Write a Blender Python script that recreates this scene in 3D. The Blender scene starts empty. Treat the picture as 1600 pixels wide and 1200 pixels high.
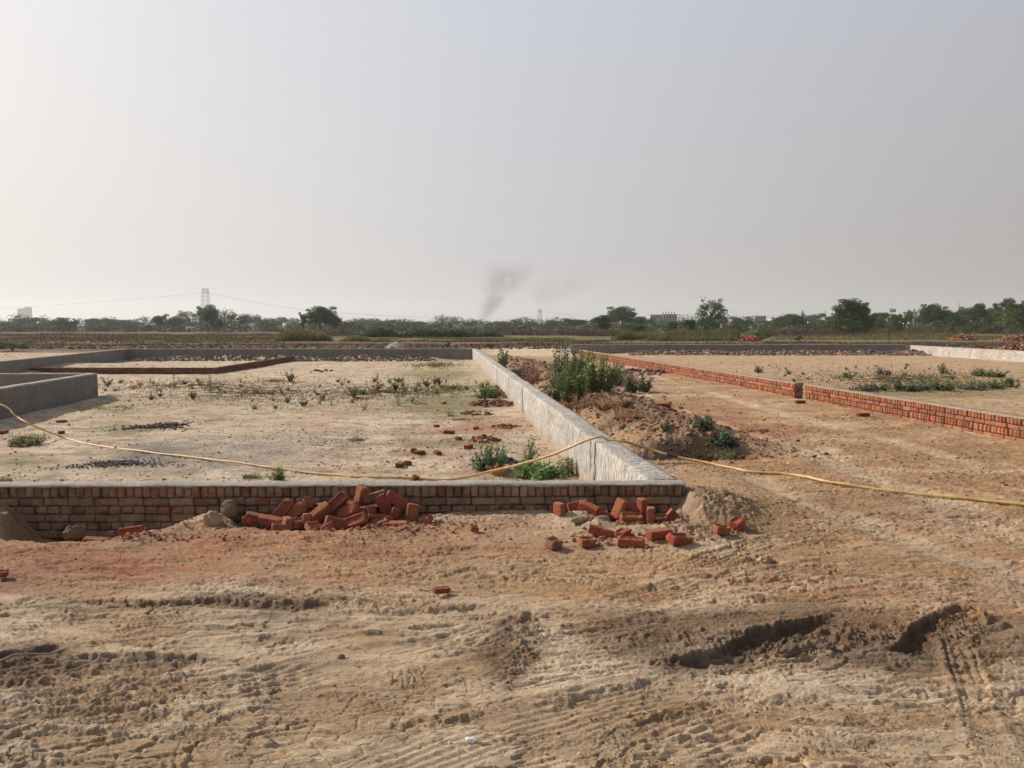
import bpy, math, random
import numpy as np
from mathutils import Matrix, Vector, Euler

random.seed(7)
rng = np.random.default_rng(7)
S = bpy.context.scene
R = math.radians

# ------------------------------------------------------------------ camera
CAMH = 1.7
PITCH = math.atan(92 / 1200)
cam_d = bpy.data.cameras.new('camera'); cam = bpy.data.objects.new('camera', cam_d)
S.collection.objects.link(cam); S.camera = cam
cam.location = (0, 0, CAMH); cam.rotation_euler = (math.pi / 2 - PITCH, 0, 0)
cam_d.sensor_width = 36; cam_d.lens = 27; cam_d.clip_start = 0.05; cam_d.clip_end = 9000

# ------------------------------------------------------------------ light
SUN_EL, SUN_AZ = 33.0, -62.0          # azimuth from +Y, negative = to the left
sd = Vector((math.sin(R(SUN_AZ)) * math.cos(R(SUN_EL)), math.cos(R(SUN_AZ)) * math.cos(R(SUN_EL)), math.sin(R(SUN_EL))))
sl = bpy.data.lights.new('sun', 'SUN'); so = bpy.data.objects.new('sun', sl); S.collection.objects.link(so)
sl.energy = 5.0; sl.angle = R(0.8); sl.color = (1.0, 0.89, 0.75)
so.rotation_euler = sd.to_track_quat('Z', 'Y').to_euler(); so.location = (-30, 20, 30)

W = bpy.data.worlds.new('World'); S.world = W; W.use_nodes = True
nt = W.node_tree; nt.nodes.clear()
def wn(t, **k):
    n = nt.nodes.new(t)
    for a, b in k.items(): setattr(n, a, b)
    return n
sky = wn('ShaderNodeTexSky', sky_type='NISHITA', sun_disc=False, sun_elevation=R(SUN_EL), sun_rotation=R(SUN_AZ),
         air_density=1.5, dust_density=8.0, ozone_density=1.0)
tc = wn('ShaderNodeTexCoord')
sep = wn('ShaderNodeSeparateXYZ'); nt.links.new(tc.outputs['Generated'], sep.inputs[0])
flat = wn('ShaderNodeVectorMath', operation='MULTIPLY'); flat.inputs[1].default_value = (1, 1, 0)
nt.links.new(tc.outputs['Generated'], flat.inputs[0])
nrm = wn('ShaderNodeVectorMath', operation='NORMALIZE'); nt.links.new(flat.outputs[0], nrm.inputs[0])
dot = wn('ShaderNodeVectorMath', operation='DOT_PRODUCT'); nt.links.new(nrm.outputs[0], dot.inputs[0])
dot.inputs[1].default_value = (math.sin(R(SUN_AZ)), math.cos(R(SUN_AZ)), 0)
m01 = wn('ShaderNodeMapRange'); m01.inputs[1].default_value = -1; m01.inputs[2].default_value = 1
nt.links.new(dot.outputs['Value'], m01.inputs[0])
def ramp(stops):
    r = wn('ShaderNodeValToRGB'); nt.links.new(m01.outputs[0], r.inputs[0])
    e = r.color_ramp.elements
    e[0].position, e[0].color = stops[0][0], (*stops[0][1], 1)
    e[1].position, e[1].color = stops[-1][0], (*stops[-1][1], 1)
    for p, c in stops[1:-1]:
        x = e.new(p); x.color = (*c, 1)
    return r
hor = ramp([(0, (.26, .26, .28)), (.46, (.44, .41, .405)), (.75, (.585, .58, .595)), (.95, (.74, .715, .71)), (1, (.80, .77, .76))])
top = ramp([(0, (.28, .32, .42)), (.46, (.485, .505, .575)), (.75, (.585, .61, .68)), (.95, (.70, .715, .77)), (1, (.83, .84, .89))])
el = wn('ShaderNodeMapRange', interpolation_type='SMOOTHSTEP'); el.inputs[1].default_value = -0.02; el.inputs[2].default_value = 0.5
nt.links.new(sep.outputs['Z'], el.inputs[0])
mx = wn('ShaderNodeMix', data_type='RGBA'); nt.links.new(el.outputs[0], mx.inputs[0])
nt.links.new(hor.outputs[0], mx.inputs[6]); nt.links.new(top.outputs[0], mx.inputs[7])
zen = wn('ShaderNodeMapRange', interpolation_type='SMOOTHSTEP'); zen.inputs[1].default_value = .48; zen.inputs[2].default_value = .9
zen.inputs[3].default_value = 10.0; zen.inputs[4].default_value = 3.6; nt.links.new(sep.outputs['Z'], zen.inputs[0])
sc10 = wn('ShaderNodeVectorMath', operation='SCALE'); nt.links.new(zen.outputs[0], sc10.inputs['Scale'])
nt.links.new(mx.outputs[2], sc10.inputs[0])
mix2 = wn('ShaderNodeMix', data_type='RGBA'); mix2.inputs[0].default_value = 0.86
nt.links.new(sky.outputs[0], mix2.inputs[6]); nt.links.new(sc10.outputs[0], mix2.inputs[7])
bg = wn('ShaderNodeBackground'); bg.inputs[1].default_value = 0.1
nt.links.new(mix2.outputs[2], bg.inputs[0])
wo = wn('ShaderNodeOutputWorld'); nt.links.new(bg.outputs[0], wo.inputs[0])

S.view_settings.view_transform = 'Standard'; S.view_settings.look = 'None'
S.view_settings.exposure = 0.12; S.view_settings.gamma = 1.0; S.view_settings.use_curve_mapping = False
try:
    S.cycles.use_denoising = True; S.cycles.denoiser = 'OPENIMAGEDENOISE'
    S.cycles.max_bounces = 5; S.cycles.volume_bounces = 1; S.cycles.transparent_max_bounces = 8
    S.cycles.use_adaptive_sampling = True; S.cycles.adaptive_threshold = 0.02
except Exception: pass

# ------------------------------------------------------------------ projection helpers
CT, ST = math.cos(PITCH), math.sin(PITCH)
def ray(px, py):
    u = (px - 800) / 1200; v = (600 - py) / 1200
    fy = CT + v * ST; fz = -ST + v * CT
    return u / fy, fz / fy                      # x and z per metre of depth
def at_z(px, py, z=0.0):
    a, b = ray(px, py); d = (z - CAMH) / b
    return a * d, d
def at_d(px, py, d):
    a, b = ray(px, py)
    return a * d, CAMH + b * d
def to_px(x, y):
    f = y * CT + CAMH * ST; u = y * ST - CAMH * CT
    f = np.maximum(f, 0.05)
    return 800 + 1200 * x / f, 600 - 1200 * u / f

# ------------------------------------------------------------------ numpy noise
def _h(ix, iy, s):
    n = (ix.astype(np.int64) * 374761393 + iy.astype(np.int64) * 668265263 + s * 1442695041) & 0xffffffff
    n = ((n ^ (n >> 13)) * 1274126177) & 0xffffffff
    return ((n ^ (n >> 16)) & 0xffffff) / float(0xffffff)
_tr = np.random.default_rng(11); _ta = _tr.uniform(0, 2 * np.pi, 512 * 512)
_TC, _TS = np.cos(_ta), np.sin(_ta)
def vnoise(x, y, s=0):                          # gradient noise, about -1..1
    x = np.asarray(x, float); y = np.asarray(y, float)
    x0 = np.floor(x); y0 = np.floor(y); fx = x - x0; fy = y - y0
    ux = fx * fx * fx * (fx * (fx * 6 - 15) + 10); uy = fy * fy * fy * (fy * (fy * 6 - 15) + 10)
    ix = x0.astype(np.int64) + s * 97; iy = (y0.astype(np.int64) + s * 193)
    i0 = ix & 511; i1 = (ix + 1) & 511; j0 = (iy & 511) << 9; j1 = ((iy + 1) & 511) << 9
    def g(k, dx, dy): return _TC[k] * dx + _TS[k] * dy
    a = g(i0 + j0, fx, fy); b = g(i1 + j0, fx - 1, fy); c = g(i0 + j1, fx, fy - 1); d = g(i1 + j1, fx - 1, fy - 1)
    p = a + (b - a) * ux; q = c + (d - c) * ux
    return 1.5 * (p + (q - p) * uy)
def fbm(x, y, o=4, s=0, g=.5):
    t = 0; a = 1; n = 0
    for k in range(o):
        t = t + a * vnoise(x * 2 ** k + 17.3 * k, y * 2 ** k - 9.1 * k, s + k * 13); n += a; a *= g
    return t / n
def ss(a, b, x):
    t = np.clip((x - a) / (b - a), 0, 1); return t * t * (3 - 2 * t)
def worley(x, y, s=0):                          # F1, F2
    x = np.asarray(x, float); y = np.asarray(y, float)
    x0 = np.floor(x); y0 = np.floor(y)
    f1 = np.full(x.shape, 9.); f2 = np.full(x.shape, 9.)
    for i in (-1, 0, 1):
        for j in (-1, 0, 1):
            cx = x0 + i + _h(x0 + i, y0 + j, s); cy = y0 + j + _h(x0 + i, y0 + j, s + 7)
            d = np.hypot(x - cx, y - cy)
            f2 = np.minimum(f2, np.maximum(f1, d)); f1 = np.minimum(f1, d)
    return f1, f2
def seg_dist(x, y, pts):                        # distance and signed side (positive = left of travel), arc length
    best = np.full(x.shape, 1e9); side = np.zeros(x.shape); arc = np.zeros(x.shape); L = 0
    for (ax, ay), (bx, by) in zip(pts[:-1], pts[1:]):
        dx, dy = bx - ax, by - ay; l = math.hypot(dx, dy)
        t = np.clip(((x - ax) * dx + (y - ay) * dy) / (l * l), 0, 1)
        ex = x - ax - t * dx; ey = y - ay - t * dy; d = np.hypot(ex, ey)
        m = d < best
        best = np.where(m, d, best); side = np.where(m, np.sign(dx * ey - dy * ex), side); arc = np.where(m, L + t * l, arc)
        L += l
    return best, side, arc, L

# ------------------------------------------------------------------ object helpers
def tag(o, label=None, cat=None, group=None, kind=None):
    if cat == 'wall': kind = 'thing'
    if label: o['label'] = label
    if cat: o['category'] = cat
    if group: o['group'] = group
    if kind: o['kind'] = kind
    return o
def mesh(name, V, F, mat=None, col=None, smooth=False):
    V = np.asarray(V, np.float32).reshape(-1, 3)
    me = bpy.data.meshes.new(name)
    groups = F if isinstance(F, list) and len(F) and isinstance(F[0], np.ndarray) else [np.asarray(F)]
    groups = [g for g in groups if g.size]
    nl = sum(g.size for g in groups); nf = sum(len(g) for g in groups)
    me.vertices.add(len(V)); me.vertices.foreach_set('co', V.ravel())
    me.loops.add(nl); me.loops.foreach_set('vertex_index', np.concatenate([g.ravel() for g in groups]).astype(np.int32))
    me.polygons.add(nf)
    tot = np.concatenate([np.full(len(g), g.shape[1]) for g in groups])
    st = np.concatenate([[0], np.cumsum(tot)[:-1]])
    me.polygons.foreach_set('loop_start', st.astype(np.int32))
    try: me.polygons.foreach_set('loop_total', tot.astype(np.int32))
    except Exception: pass
    me.polygons.foreach_set('use_smooth', np.full(nf, smooth))
    me.update(calc_edges=True)
    if col is not None:
        a = me.color_attributes.new('Col', 'FLOAT_COLOR', 'POINT')
        c = np.ones((len(V), 4), np.float32); c[:, :3] = col; a.data.foreach_set('color', c.ravel())
    if mat: me.materials.append(mat)
    return me
def link(name, data, parent=None, loc=None):
    o = bpy.data.objects.new(name, data); S.collection.objects.link(o)
    if parent: o.parent = parent
    if loc is not None: o.location = loc
    return o
def empty(name, loc=(0, 0, 0), rz=0):
    o = link(name, None, loc=loc); o.rotation_euler = (0, 0, rz); o.empty_display_size = .3
    return o
class MB:
    def __init__(s): s.V = []; s.F = {3: [], 4: []}; s.C = []; s.n = 0
    def add(s, V, F, c=(1, 1, 1)):
        V = np.asarray(V, float); F = np.asarray(F)
        s.V.append(V); s.F[F.shape[1]].append(F + s.n)
        c = np.asarray(c, float); s.C.append(np.broadcast_to(c, (len(V), 3))); s.n += len(V)
    def me(s, name, mat, smooth=False):
        fs = [np.concatenate(s.F[k]) for k in (4, 3) if s.F[k]]
        return mesh(name, np.concatenate(s.V), fs, mat, np.concatenate(s.C), smooth)
BV = np.array([(x, y, z) for z in (-.5, .5) for y in (-.5, .5) for x in (-.5, .5)])
BF = np.array([(0, 2, 3, 1), (4, 5, 7, 6), (0, 1, 5, 4), (2, 6, 7, 3), (0, 4, 6, 2), (1, 3, 7, 5)])
def box(mb, c, s, rot=None, col=(1, 1, 1)):
    v = BV * np.array(s)
    if rot is not None: v = v @ np.array(rot).T
    mb.add(v + np.array(c), BF, col)
def tube(mb, pts, rads, n=6, col=(1, 1, 1)):
    pts = [Vector(p) for p in pts]; V = []; F = []
    for i, p in enumerate(pts):
        t = (pts[min(i + 1, len(pts) - 1)] - pts[max(i - 1, 0)]).normalized()
        a = t.cross(Vector((0, 0, 1)) if abs(t.z) < .95 else Vector((1, 0, 0))).normalized(); b = t.cross(a)
        for k in range(n):
            w = 2 * math.pi * k / n
            V.append(p + float(rads[i]) * (math.cos(w) * a + math.sin(w) * b))
    for i in range(len(pts) - 1):
        for k in range(n):
            F.append((i * n + k, i * n + (k + 1) % n, (i + 1) * n + (k + 1) % n, (i + 1) * n + k))
    mb.add([tuple(v) for v in V], F, col)

# ------------------------------------------------------------------ materials
def newmat(name):
    m = bpy.data.materials.new(name); m.use_nodes = True
    t = m.node_tree; b = t.nodes['Principled BSDF']; b.inputs['Roughness'].default_value = .92
    b.inputs['Specular IOR Level'].default_value = .2
    return m, t, b
def N(t, ty, **k):
    n = t.nodes.new(ty)
    for a, b in k.items():
        if a in ('ins',):
            for i, v in b.items(): n.inputs[i].default_value = v
        else: setattr(n, a, b)
    return n
def noise(t, scale, detail=4, rough=.55, vec=None):
    n = N(t, 'ShaderNodeTexNoise', ins={'Scale': scale, 'Detail': detail, 'Roughness': rough})
    if vec is not None: t.links.new(vec, n.inputs['Vector'])
    return n
def mapr(t, src, a, b, c, d):
    n = N(t, 'ShaderNodeMapRange', ins={1: a, 2: b, 3: c, 4: d}); t.links.new(src, n.inputs[0]); return n.outputs[0]
def mulcol(t, c, f):
    n = N(t, 'ShaderNodeVectorMath', operation='SCALE'); t.links.new(c, n.inputs[0]); t.links.new(f, n.inputs['Scale']); return n.outputs[0]
def mixc(t, f, a, b):
    n = N(t, 'ShaderNodeMix', data_type='RGBA')
    if isinstance(f, float): n.inputs[0].default_value = f
    else: t.links.new(f, n.inputs[0])
    for i, v in ((6, a), (7, b)):
        if isinstance(v, tuple): n.inputs[i].default_value = (*v, 1)
        else: t.links.new(v, n.inputs[i])
    return n.outputs[2]
def bump(t, b, h, strength, dist, prev=None):
    n = N(t, 'ShaderNodeBump', ins={'Strength': strength, 'Distance': dist}); t.links.new(h, n.inputs['Height'])
    if prev is not None: t.links.new(prev, n.inputs['Normal'])
    t.links.new(n.outputs[0], b.inputs['Normal']); return n.outputs[0]
def coords(t, out='Object', scale=(1, 1, 1)):
    c = N(t, 'ShaderNodeTexCoord'); mp = N(t, 'ShaderNodeMapping'); mp.inputs['Scale'].default_value = scale
    t.links.new(c.outputs[out], mp.inputs[0]); return mp.outputs[0]

def soil_mat():
    m, t, b = newmat('soil')
    at = N(t, 'ShaderNodeVertexColor', layer_name='Col'); v = coords(t)
    n1 = noise(t, 2.2, 6, .62, v); n2 = noise(t, 24, 6, .7, v); n3 = noise(t, 150, 4, .7, v)
    vs = coords(t, scale=(1, 4.5, 1)); n4 = noise(t, 3.0, 7, .65, vs)
    f = mapr(t, n1.outputs[0], .3, .7, .86, 1.14); f2 = mapr(t, n2.outputs[0], .25, .75, .80, 1.17)
    f3 = mapr(t, n3.outputs[0], .25, .75, .84, 1.12); f4 = mapr(t, n4.outputs[0], .35, .65, .88, 1.1)
    c = mulcol(t, mulcol(t, mulcol(t, mulcol(t, at.outputs[0], f), f2), f3), f4)
    # dark grit
    vo = N(t, 'ShaderNodeTexVoronoi', ins={'Scale': 34.0}); t.links.new(v, vo.inputs['Vector'])
    g = mapr(t, vo.outputs['Distance'], .10, .2, .62, 1.0)
    c = mulcol(t, c, g)
    t.links.new(c, b.inputs['Base Color'])
    b.inputs['Roughness'].default_value = .97; b.inputs['Specular IOR Level'].default_value = .1
    p = bump(t, b, n4.outputs[0], .7, .05)
    p = bump(t, b, n2.outputs[0], .8, .022, p)
    bump(t, b, n3.outputs[0], .8, .006, p)
    return m
def col_mat(name, rough=.9, ns=30, amp=.2, bs=.5, bd=.004, spec=.2, ns2=4):
    m, t, b = newmat(name); at = N(t, 'ShaderNodeVertexColor', layer_name='Col'); v = coords(t)
    n = noise(t, ns, 5, .65, v); n2 = noise(t, ns2, 4, .6, v)
    c = mulcol(t, at.outputs[0], mapr(t, n.outputs[0], .3, .7, 1 - amp, 1 + amp))
    c = mulcol(t, c, mapr(t, n2.outputs[0], .3, .7, 1 - amp * .8, 1 + amp * .8))
    t.links.new(c, b.inputs['Base Color']); b.inputs['Roughness'].default_value = rough
    b.inputs['Specular IOR Level'].default_value = spec
    bump(t, b, n.outputs[0], bs, bd)
    return m
def brick_mat(name, dust=.35):
    m, t, b = newmat(name); at = N(t, 'ShaderNodeVertexColor', layer_name='Col'); v = coords(t, 'Object')
    oi = N(t, 'ShaderNodeObjectInfo')
    n = noise(t, 60, 5, .7, v); n2 = noise(t, 9, 5, .65, v); n3 = noise(t, 200, 3, .6, v)
    c = mulcol(t, at.outputs[0], mapr(t, n.outputs[0], .3, .7, .72, 1.25))
    c = mulcol(t, c, mapr(t, oi.outputs['Random'], 0, 1, .75, 1.15))
    d = mapr(t, n2.outputs[0], .45, .68, 0, 1.0)
    dm = N(t, 'ShaderNodeMath', operation='MULTIPLY'); dm.inputs[1].default_value = dust; t.links.new(d, dm.inputs[0])
    c = mixc(t, dm.outputs[0], c, (.36, .27, .19))
    t.links.new(c, b.inputs['Base Color'])
    p = bump(t, b, n.outputs[0], .7, .006); bump(t, b, n3.outputs[0], .4, .002, p)
    return m
def plaster_mat(name, base, dark, streak=True):
    m, t, b = newmat(name); v = coords(t, scale=(1, 1, .28) if streak else (1, 1, 1)); v1 = coords(t)
    n = noise(t, 34, 6, .7, v); n2 = noise(t, 3, 5, .6, v1); n3 = noise(t, 120, 3, .6, v1)
    f = mapr(t, n.outputs[0], .40, .56, 0, 1)
    c = mixc(t, f, dark, base)
    c = mulcol(t, c, mapr(t, n2.outputs[0], .3, .7, .82, 1.12)); c = mulcol(t, c, mapr(t, n3.outputs[0], .3, .7, .9, 1.08))
    t.links.new(c, b.inputs['Base Color'])
    p = bump(t, b, n.outputs[0], .9, .015); bump(t, b, n3.outputs[0], .5, .003, p)
    return m
def leaf_mat(name, spec=.25, trans=.3):
    m, t, b = newmat(name); at = N(t, 'ShaderNodeVertexColor', layer_name='Col'); oi = N(t, 'ShaderNodeObjectInfo')
    mm = N(t, 'ShaderNodeVectorMath', operation='MULTIPLY')
    t.links.new(at.outputs[0], mm.inputs[0]); t.links.new(oi.outputs['Color'], mm.inputs[1])
    t.links.new(mm.outputs[0], b.inputs['Base Color']); b.inputs['Roughness'].default_value = .6
    b.inputs['Specular IOR Level'].default_value = spec
    tr = N(t, 'ShaderNodeBsdfTranslucent'); t.links.new(mm.outputs[0], tr.inputs[0])
    ms = N(t, 'ShaderNodeMixShader', ins={0: trans}); out = t.nodes['Material Output']
    t.links.new(b.outputs[0], ms.inputs[1]); t.links.new(tr.outputs[0], ms.inputs[2]); t.links.new(ms.outputs[0], out.inputs[0])
    return m
M_soil = soil_mat()
M_clod = col_mat('clod_soil', .95, 60, .25, .8, .006, .1)
M_brick = brick_mat('fired_brick', .35)
M_dusty = brick_mat('dusty_brick', .75)
M_cement = plaster_mat('cement_plaster', (.265, .238, .215), (.16, .142, .128), False)
def mud_splash(m):
    t = m.node_tree; b = t.nodes['Principled BSDF']; src = b.inputs['Base Color'].links[0].from_socket
    ge = N(t, 'ShaderNodeNewGeometry'); sp = N(t, 'ShaderNodeSeparateXYZ'); t.links.new(ge.outputs['Position'], sp.inputs[0])
    ns = noise(t, 5, 5, .65, coords(t)); ad = N(t, 'ShaderNodeMath', operation='MULTIPLY_ADD'); t.links.new(ns.outputs[0], ad.inputs[0]); ad.inputs[1].default_value = -.5; t.links.new(sp.outputs['Z'], ad.inputs[2])
    f = mapr(t, ad.outputs[0], -.68, -.42, .75, 0); c = mixc(t, f, src, (.34, .25, .17)); t.links.new(c, b.inputs['Base Color'])
    n5 = noise(t, .9, 4, .6, coords(t)); c = mulcol(t, c, mapr(t, n5.outputs[0], .35, .65, .82, 1.1)); t.links.new(c, b.inputs['Base Color'])
M_white = plaster_mat('lime_slurry', (.55, .525, .49), (.21, .195, .18), True)
mud_splash(M_white)
M_coping = plaster_mat('cement_coping', (.40, .365, .325), (.27, .24, .21), False)
M_cap = plaster_mat('rough_cap', (.36, .285, .225), (.25, .17, .12), False)
M_paint = col_mat('painted_wall', .8, 3, .12, .1, .01)
M_bark = col_mat('bark', .9, 12, .3, .6, .02)
M_leaf = leaf_mat('foliage')
M_grass = leaf_mat('grass_blades', .2, .35)
M_metal = col_mat('galvanised_steel', .6, 3, .1, 0, .001, .4)
M_hose = col_mat('pvc_hose', .5, 9, .28, .1, .002, .4)

# ------------------------------------------------------------------ wall lines measured from the photograph (plan view)
ZL, ZR = .245, .35                    # top heights of the left and right walls
WI0 = at_z(1000, 743, ZL); WI1 = at_z(738, 545, ZL)       # white wall, inner top edge
def line_x(p, q): return lambda y: p[0] + (q[0] - p[0]) * (y - p[1]) / (q[1] - p[1])
xwi = line_x(WI0, WI1)
WT = .31
xwo = lambda y: xwi(y) + WT * 1.004
RB0 = at_z(1600, 653, ZR); RB1 = at_z(905, 546.5, ZR)      # right red wall, left face top
xr = line_x(RB0, RB1)
A0 = at_z(152, 584, .31); A1 = at_z(0, 608, .31); xa = line_x(A0, A1)
YF = 6.98                              # front face of the front wall
YE, YFAR = 47.2, 51.5
ZIN, ZRP = -.42, -.22

G1 = (26.6, 51.5); G0 = at_z(1600, 549, ZR)
def trench(px):                        # floor of the trench along the front wall
    xs = [-400, -60, 0, 30, 60, 110, 190, 250, 300, 335, 365, 400, 440, 560, 620, 660, 720, 850, 870, 920, 960, 1040, 1062, 1080, 1120, 1170, 1230, 2200]
    zs = [0, .1, .06, -.06, -.26, -.32, -.38, -.34, -.2, -.03, -.1, -.18, -.22, -.24, -.18, -.08, .0, .0, -.06, -.1, -.17, -.15, .0, .13, .10, .04, 0, 0]
    return np.interp(px, xs, zs)
def pxbox(px, py, x0, x1, y0, y1, ex, ey):
    return ss(x0 - ex, x0 + ex, px) * (1 - ss(x1 - ex, x1 + ex, px)) * ss(y0 - ey, y0 + ey, py) * (1 - ss(y1 - ey, y1 + ey, py))
def blob(px, py, cx, cy, rx, ry, ang=0, soft=.35):
    c, s = math.cos(R(ang)), math.sin(R(ang))
    u = ((px - cx) * c + (py - cy) * s) / rx; v = (-(px - cx) * s + (py - cy) * c) / ry
    return 1 - ss(1 - soft, 1 + soft, np.hypot(u, v))
P0 = lambda *l: [at_z(a, b, 0) for a, b in l]
SCARPS = [  # polyline (travel left to right; the drop is on its right-hand, near side), depth, width
    (P0((1000, 1045), (1060, 1030), (1120, 1020), (1150, 1000), (1200, 985), (1260, 968), (1310, 955)), .085, .26),
    (P0((1375, 1022), (1420, 990), (1450, 968), (1500, 945)), .095, .22),
    (P0((-40, 1030), (40, 1018), (100, 1008)), .06, .16),
    (P0((95, 1035), (170, 1028), (270, 1030), (330, 1036)), .045, .15),
    (P0((40, 948), (150, 938), (250, 944), (330, 938), (430, 942), (560, 946)), .035, .12),
    (P0((560, 950), (640, 958), (710, 950), (780, 944)), .025, .09),
    (P0((540, 990), (620, 984), (700, 978), (760, 974)), .02, .07),
    (P0((850, 1110), (890, 1096), (930, 1078), (990, 1066), (1040, 1060)), .022, .07),
    (P0((70, 1108), (160, 1112), (250, 1104)), .02, .07),
    (P0((600, 1142), (690, 1128), (760, 1112)), .02, .06),
    (P0((1060, 1110), (1160, 1095), (1260, 1092)), .02, .06),
    (P0((1370, 1082), (1450, 1088), (1560, 1085), (1640, 1080)), .025, .07),
    (P0((1500, 1018), (1540, 985), (1600, 978)), .03, .12),
    (P0((940, 1158), (1030, 1150), (1130, 1148)), .02, .06),
]
TRACKS = [  # polyline, half width, depth
    (P0((500, 1240), (760, 1150), (1000, 1085), (1300, 1050), (1700, 1050)), .17, .009),
    (P0((-80, 1130), (200, 1090), (420, 1065), (640, 1052)), .15, .010),
    (P0((-80, 975), (250, 968), (600, 990), (760, 1000)), .14, .009),
    (P0((1020, 930), (1250, 915), (1450, 930), (1700, 960)), .16, .010),
    (P0((-60, 905), (250, 898), (520, 905), (900, 900)), .15, .008),
    (P0((300, 1100), (480, 1050), (700, 1010), (900, 965), (1100, 915), (1350, 880)), .16, .010),
    (P0((-50, 1075), (120, 1030), (300, 985), (560, 972), (800, 962)), .15, .011),
    (P0((1000, 1190), (1150, 1130), (1400, 1110), (1700, 1080)), .2, .010),
    (P0((1070, 890), (1130, 870), (1200, 850), (1260, 835)), .12, .012),
    (P0((1560, 1200), (1520, 1080), (1490, 985)), .07, .010),
    (P0((1060, 640), (1200, 680), (1400, 730), (1700, 800)), .22, .018),
    (P0((1100, 610), (1280, 655), (1500, 700), (1700, 735)), .22, .018),
    (P0((950, 1185), (1200, 1175), (1500, 1210)), .18, .008),
]
WIDE = [P0((930, 556), (1010, 585), (1130, 620), (1300, 668), (1480, 712), (1720, 762)), P0((985, 556), (1080, 582), (1240, 612), (1400, 648), (1560, 684), (1720, 715)),
        P0((905, 560), (960, 600), (1060, 642), (1200, 690), (1400, 760), (1700, 850)), P0((1180, 745), (1300, 800), (1450, 860), (1700, 930)), P0((1280, 700), (1420, 770), (1560, 830), (1720, 890))]
def wide_tracks(x, y):
    out = np.zeros(x.shape); m = (x > .8) & (x < 9) & (y > 4) & (y < 46)
    if m.any():
        xi, yi = x[m], y[m]; jx = xi + .12 * fbm(xi * .8, yi * .5, 3, 310); v = np.zeros(xi.shape)
        for pts in WIDE:
            d, _, arc, L = seg_dist(jx, yi, pts); v = np.maximum(v, np.exp(-(d / .17) ** 4) * ss(-.35, .1, fbm(xi * .9, yi * .5, 3, 311)))
        out[m] = v
    return out
def terrain(x, y, fine=True):
    px, py = to_px(x, np.maximum(y, .2))
    # ---- levels
    front = y < YF + .11
    insl = ss(YF + .08, YF + .16, y) * (1 - ss(-.04, .04, x - (xwi(y) + .15))) * (1 - ss(YE - .0, YE + .3, y))
    xd = np.interp(y, [0, 33, 47], [-40, -22.9, -23.8])
    insl = insl * ss(-.1, .1, x - xd + .1)
    und = .05 * fbm(x * .16, y * .16, 3, 3)
    z = und * ss(7.5, 14, np.hypot(x, y) * 1.0) * (1 - .0)
    z = z + insl * ZIN
    insr = ss(.0, .16, x - xr(y) - .04) * (1 - ss(YFAR, YFAR + .4, y)) * ss(6, 8, y)
    xg = np.interp(y, [0, G0[1], 51.5], [40, G0[0] + .1, 26.7]); insr = insr * (1 - ss(.0, .2, x - xg))
    z = z + insr * ZRP
    # D wall local rise, ground right of it
    # ---- trench in front of the front wall
    pxw = 800 + 1200 * x / (6.9 * CT + CAMH * ST)
    tw = trench(pxw)
    lip = 6.92 + .06 * vnoise(x * 1.3, y * 0, 5) + 2.8 * np.minimum(tw, 0)
    k = ss(lip - .06, lip + .26, y) * (1 - ss(YF + .08, YF + .12, y)) 
    k = np.where(tw > 0, ss(6.0, 6.7, y) * (1 - ss(YF + .3, YF + 1.2, y)) , k)
    k = np.where((x < xwo(y) - .1) & (y > YF + .1), 0, k)
    z = z + tw * k + (.012 * ss(.5, .1, np.abs(y - lip + .25)) * ss(-.03, -.12, tw) * front)
    # mound to the right of the wall's end
    mx_, my_ = 1.9, 6.85
    mo_ = np.exp(-(((x - mx_) / .42) ** 2 + ((y - my_) / .5) ** 2)); z = z + .05 * np.exp(-(((x + 4.7) / .6) ** 2 + ((y - 6.7) / .4) ** 2)) * (np.abs(fbm(x * 6, y * 6, 4, 303)) + .3) * 2; z = z + mo_ * (.06 + .07 * np.abs(fbm(x * 7, y * 7, 4, 301)) + .05 * fbm(x * 3, y * 3, 2, 302))
    # small mounds near the bricks
    for (a, b, w, hh, q) in ((905, 812, .22, .06, .13), (935, 826, .13, .05, .1), (335, 812, .16, .045, .16), (1075, 838, .3, .05, .15), (1000, 832, .4, .03, .15)):
        cx, cy = at_z(a, b, 0); z = z + hh * np.exp(-(((x - cx) / w) ** 2 + ((y - cy) / q) ** 2))
    # ---- berm right of the white wall
    off = x - xwo(y)
    c0 = 1.35 + .25 * vnoise(y * .3, y * 0 + 4, 8)
    bh = (.22 + .1 * vnoise(y * .45, y * 0, 9)) * ss(9.9, 11.2, y) * (1 - ss(30, 42, y))
    berm = bh * np.exp(-((off - c0) / .75) ** 2) * (off > -.2)
    z = z + berm
    cx, cy = 2.55, 11.1
    z = z + .13 * np.exp(-(((x - cx) / .75) ** 2 + ((y - cy) / .65) ** 2)) * (off > 0)
    cx, cy = 2.0, 10.05
    z = z - .30 * np.exp(-(((x - cx) / .95) ** 4 + ((y - cy) / .33) ** 4)) * ss(0, .1, off)
    z = z - .18 * np.exp(-((off - .25) / .2) ** 2) * ss(9.5, 10.2, y) * (1 - ss(22, 30, y)) * (off > -.1)
    # heaps along the far walls
    e1 = np.exp(-((y - (YE - 1.3)) / .75) ** 2) * (x > -23) * (1 - ss(-5.5, -3, x))
    z = z + e1 * (.24 + .16 * vnoise(x * .5, y * .5, 12)) * ss(-23, -20, x)
    e2 = np.exp(-((y - (YFAR - 1.5)) / .8) ** 2) * ss(6, 9, x) * (1 - ss(27, 29, x))
    z = z + e2 * (.22 + .10 * vnoise(x * .6, y * .6, 13))
    # dirt banked against the grey wall on the left
    z = z + insl * .1 * np.exp(-((x - xa(y) - .3) / .35) ** 2) * (y < 22.5)
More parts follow.
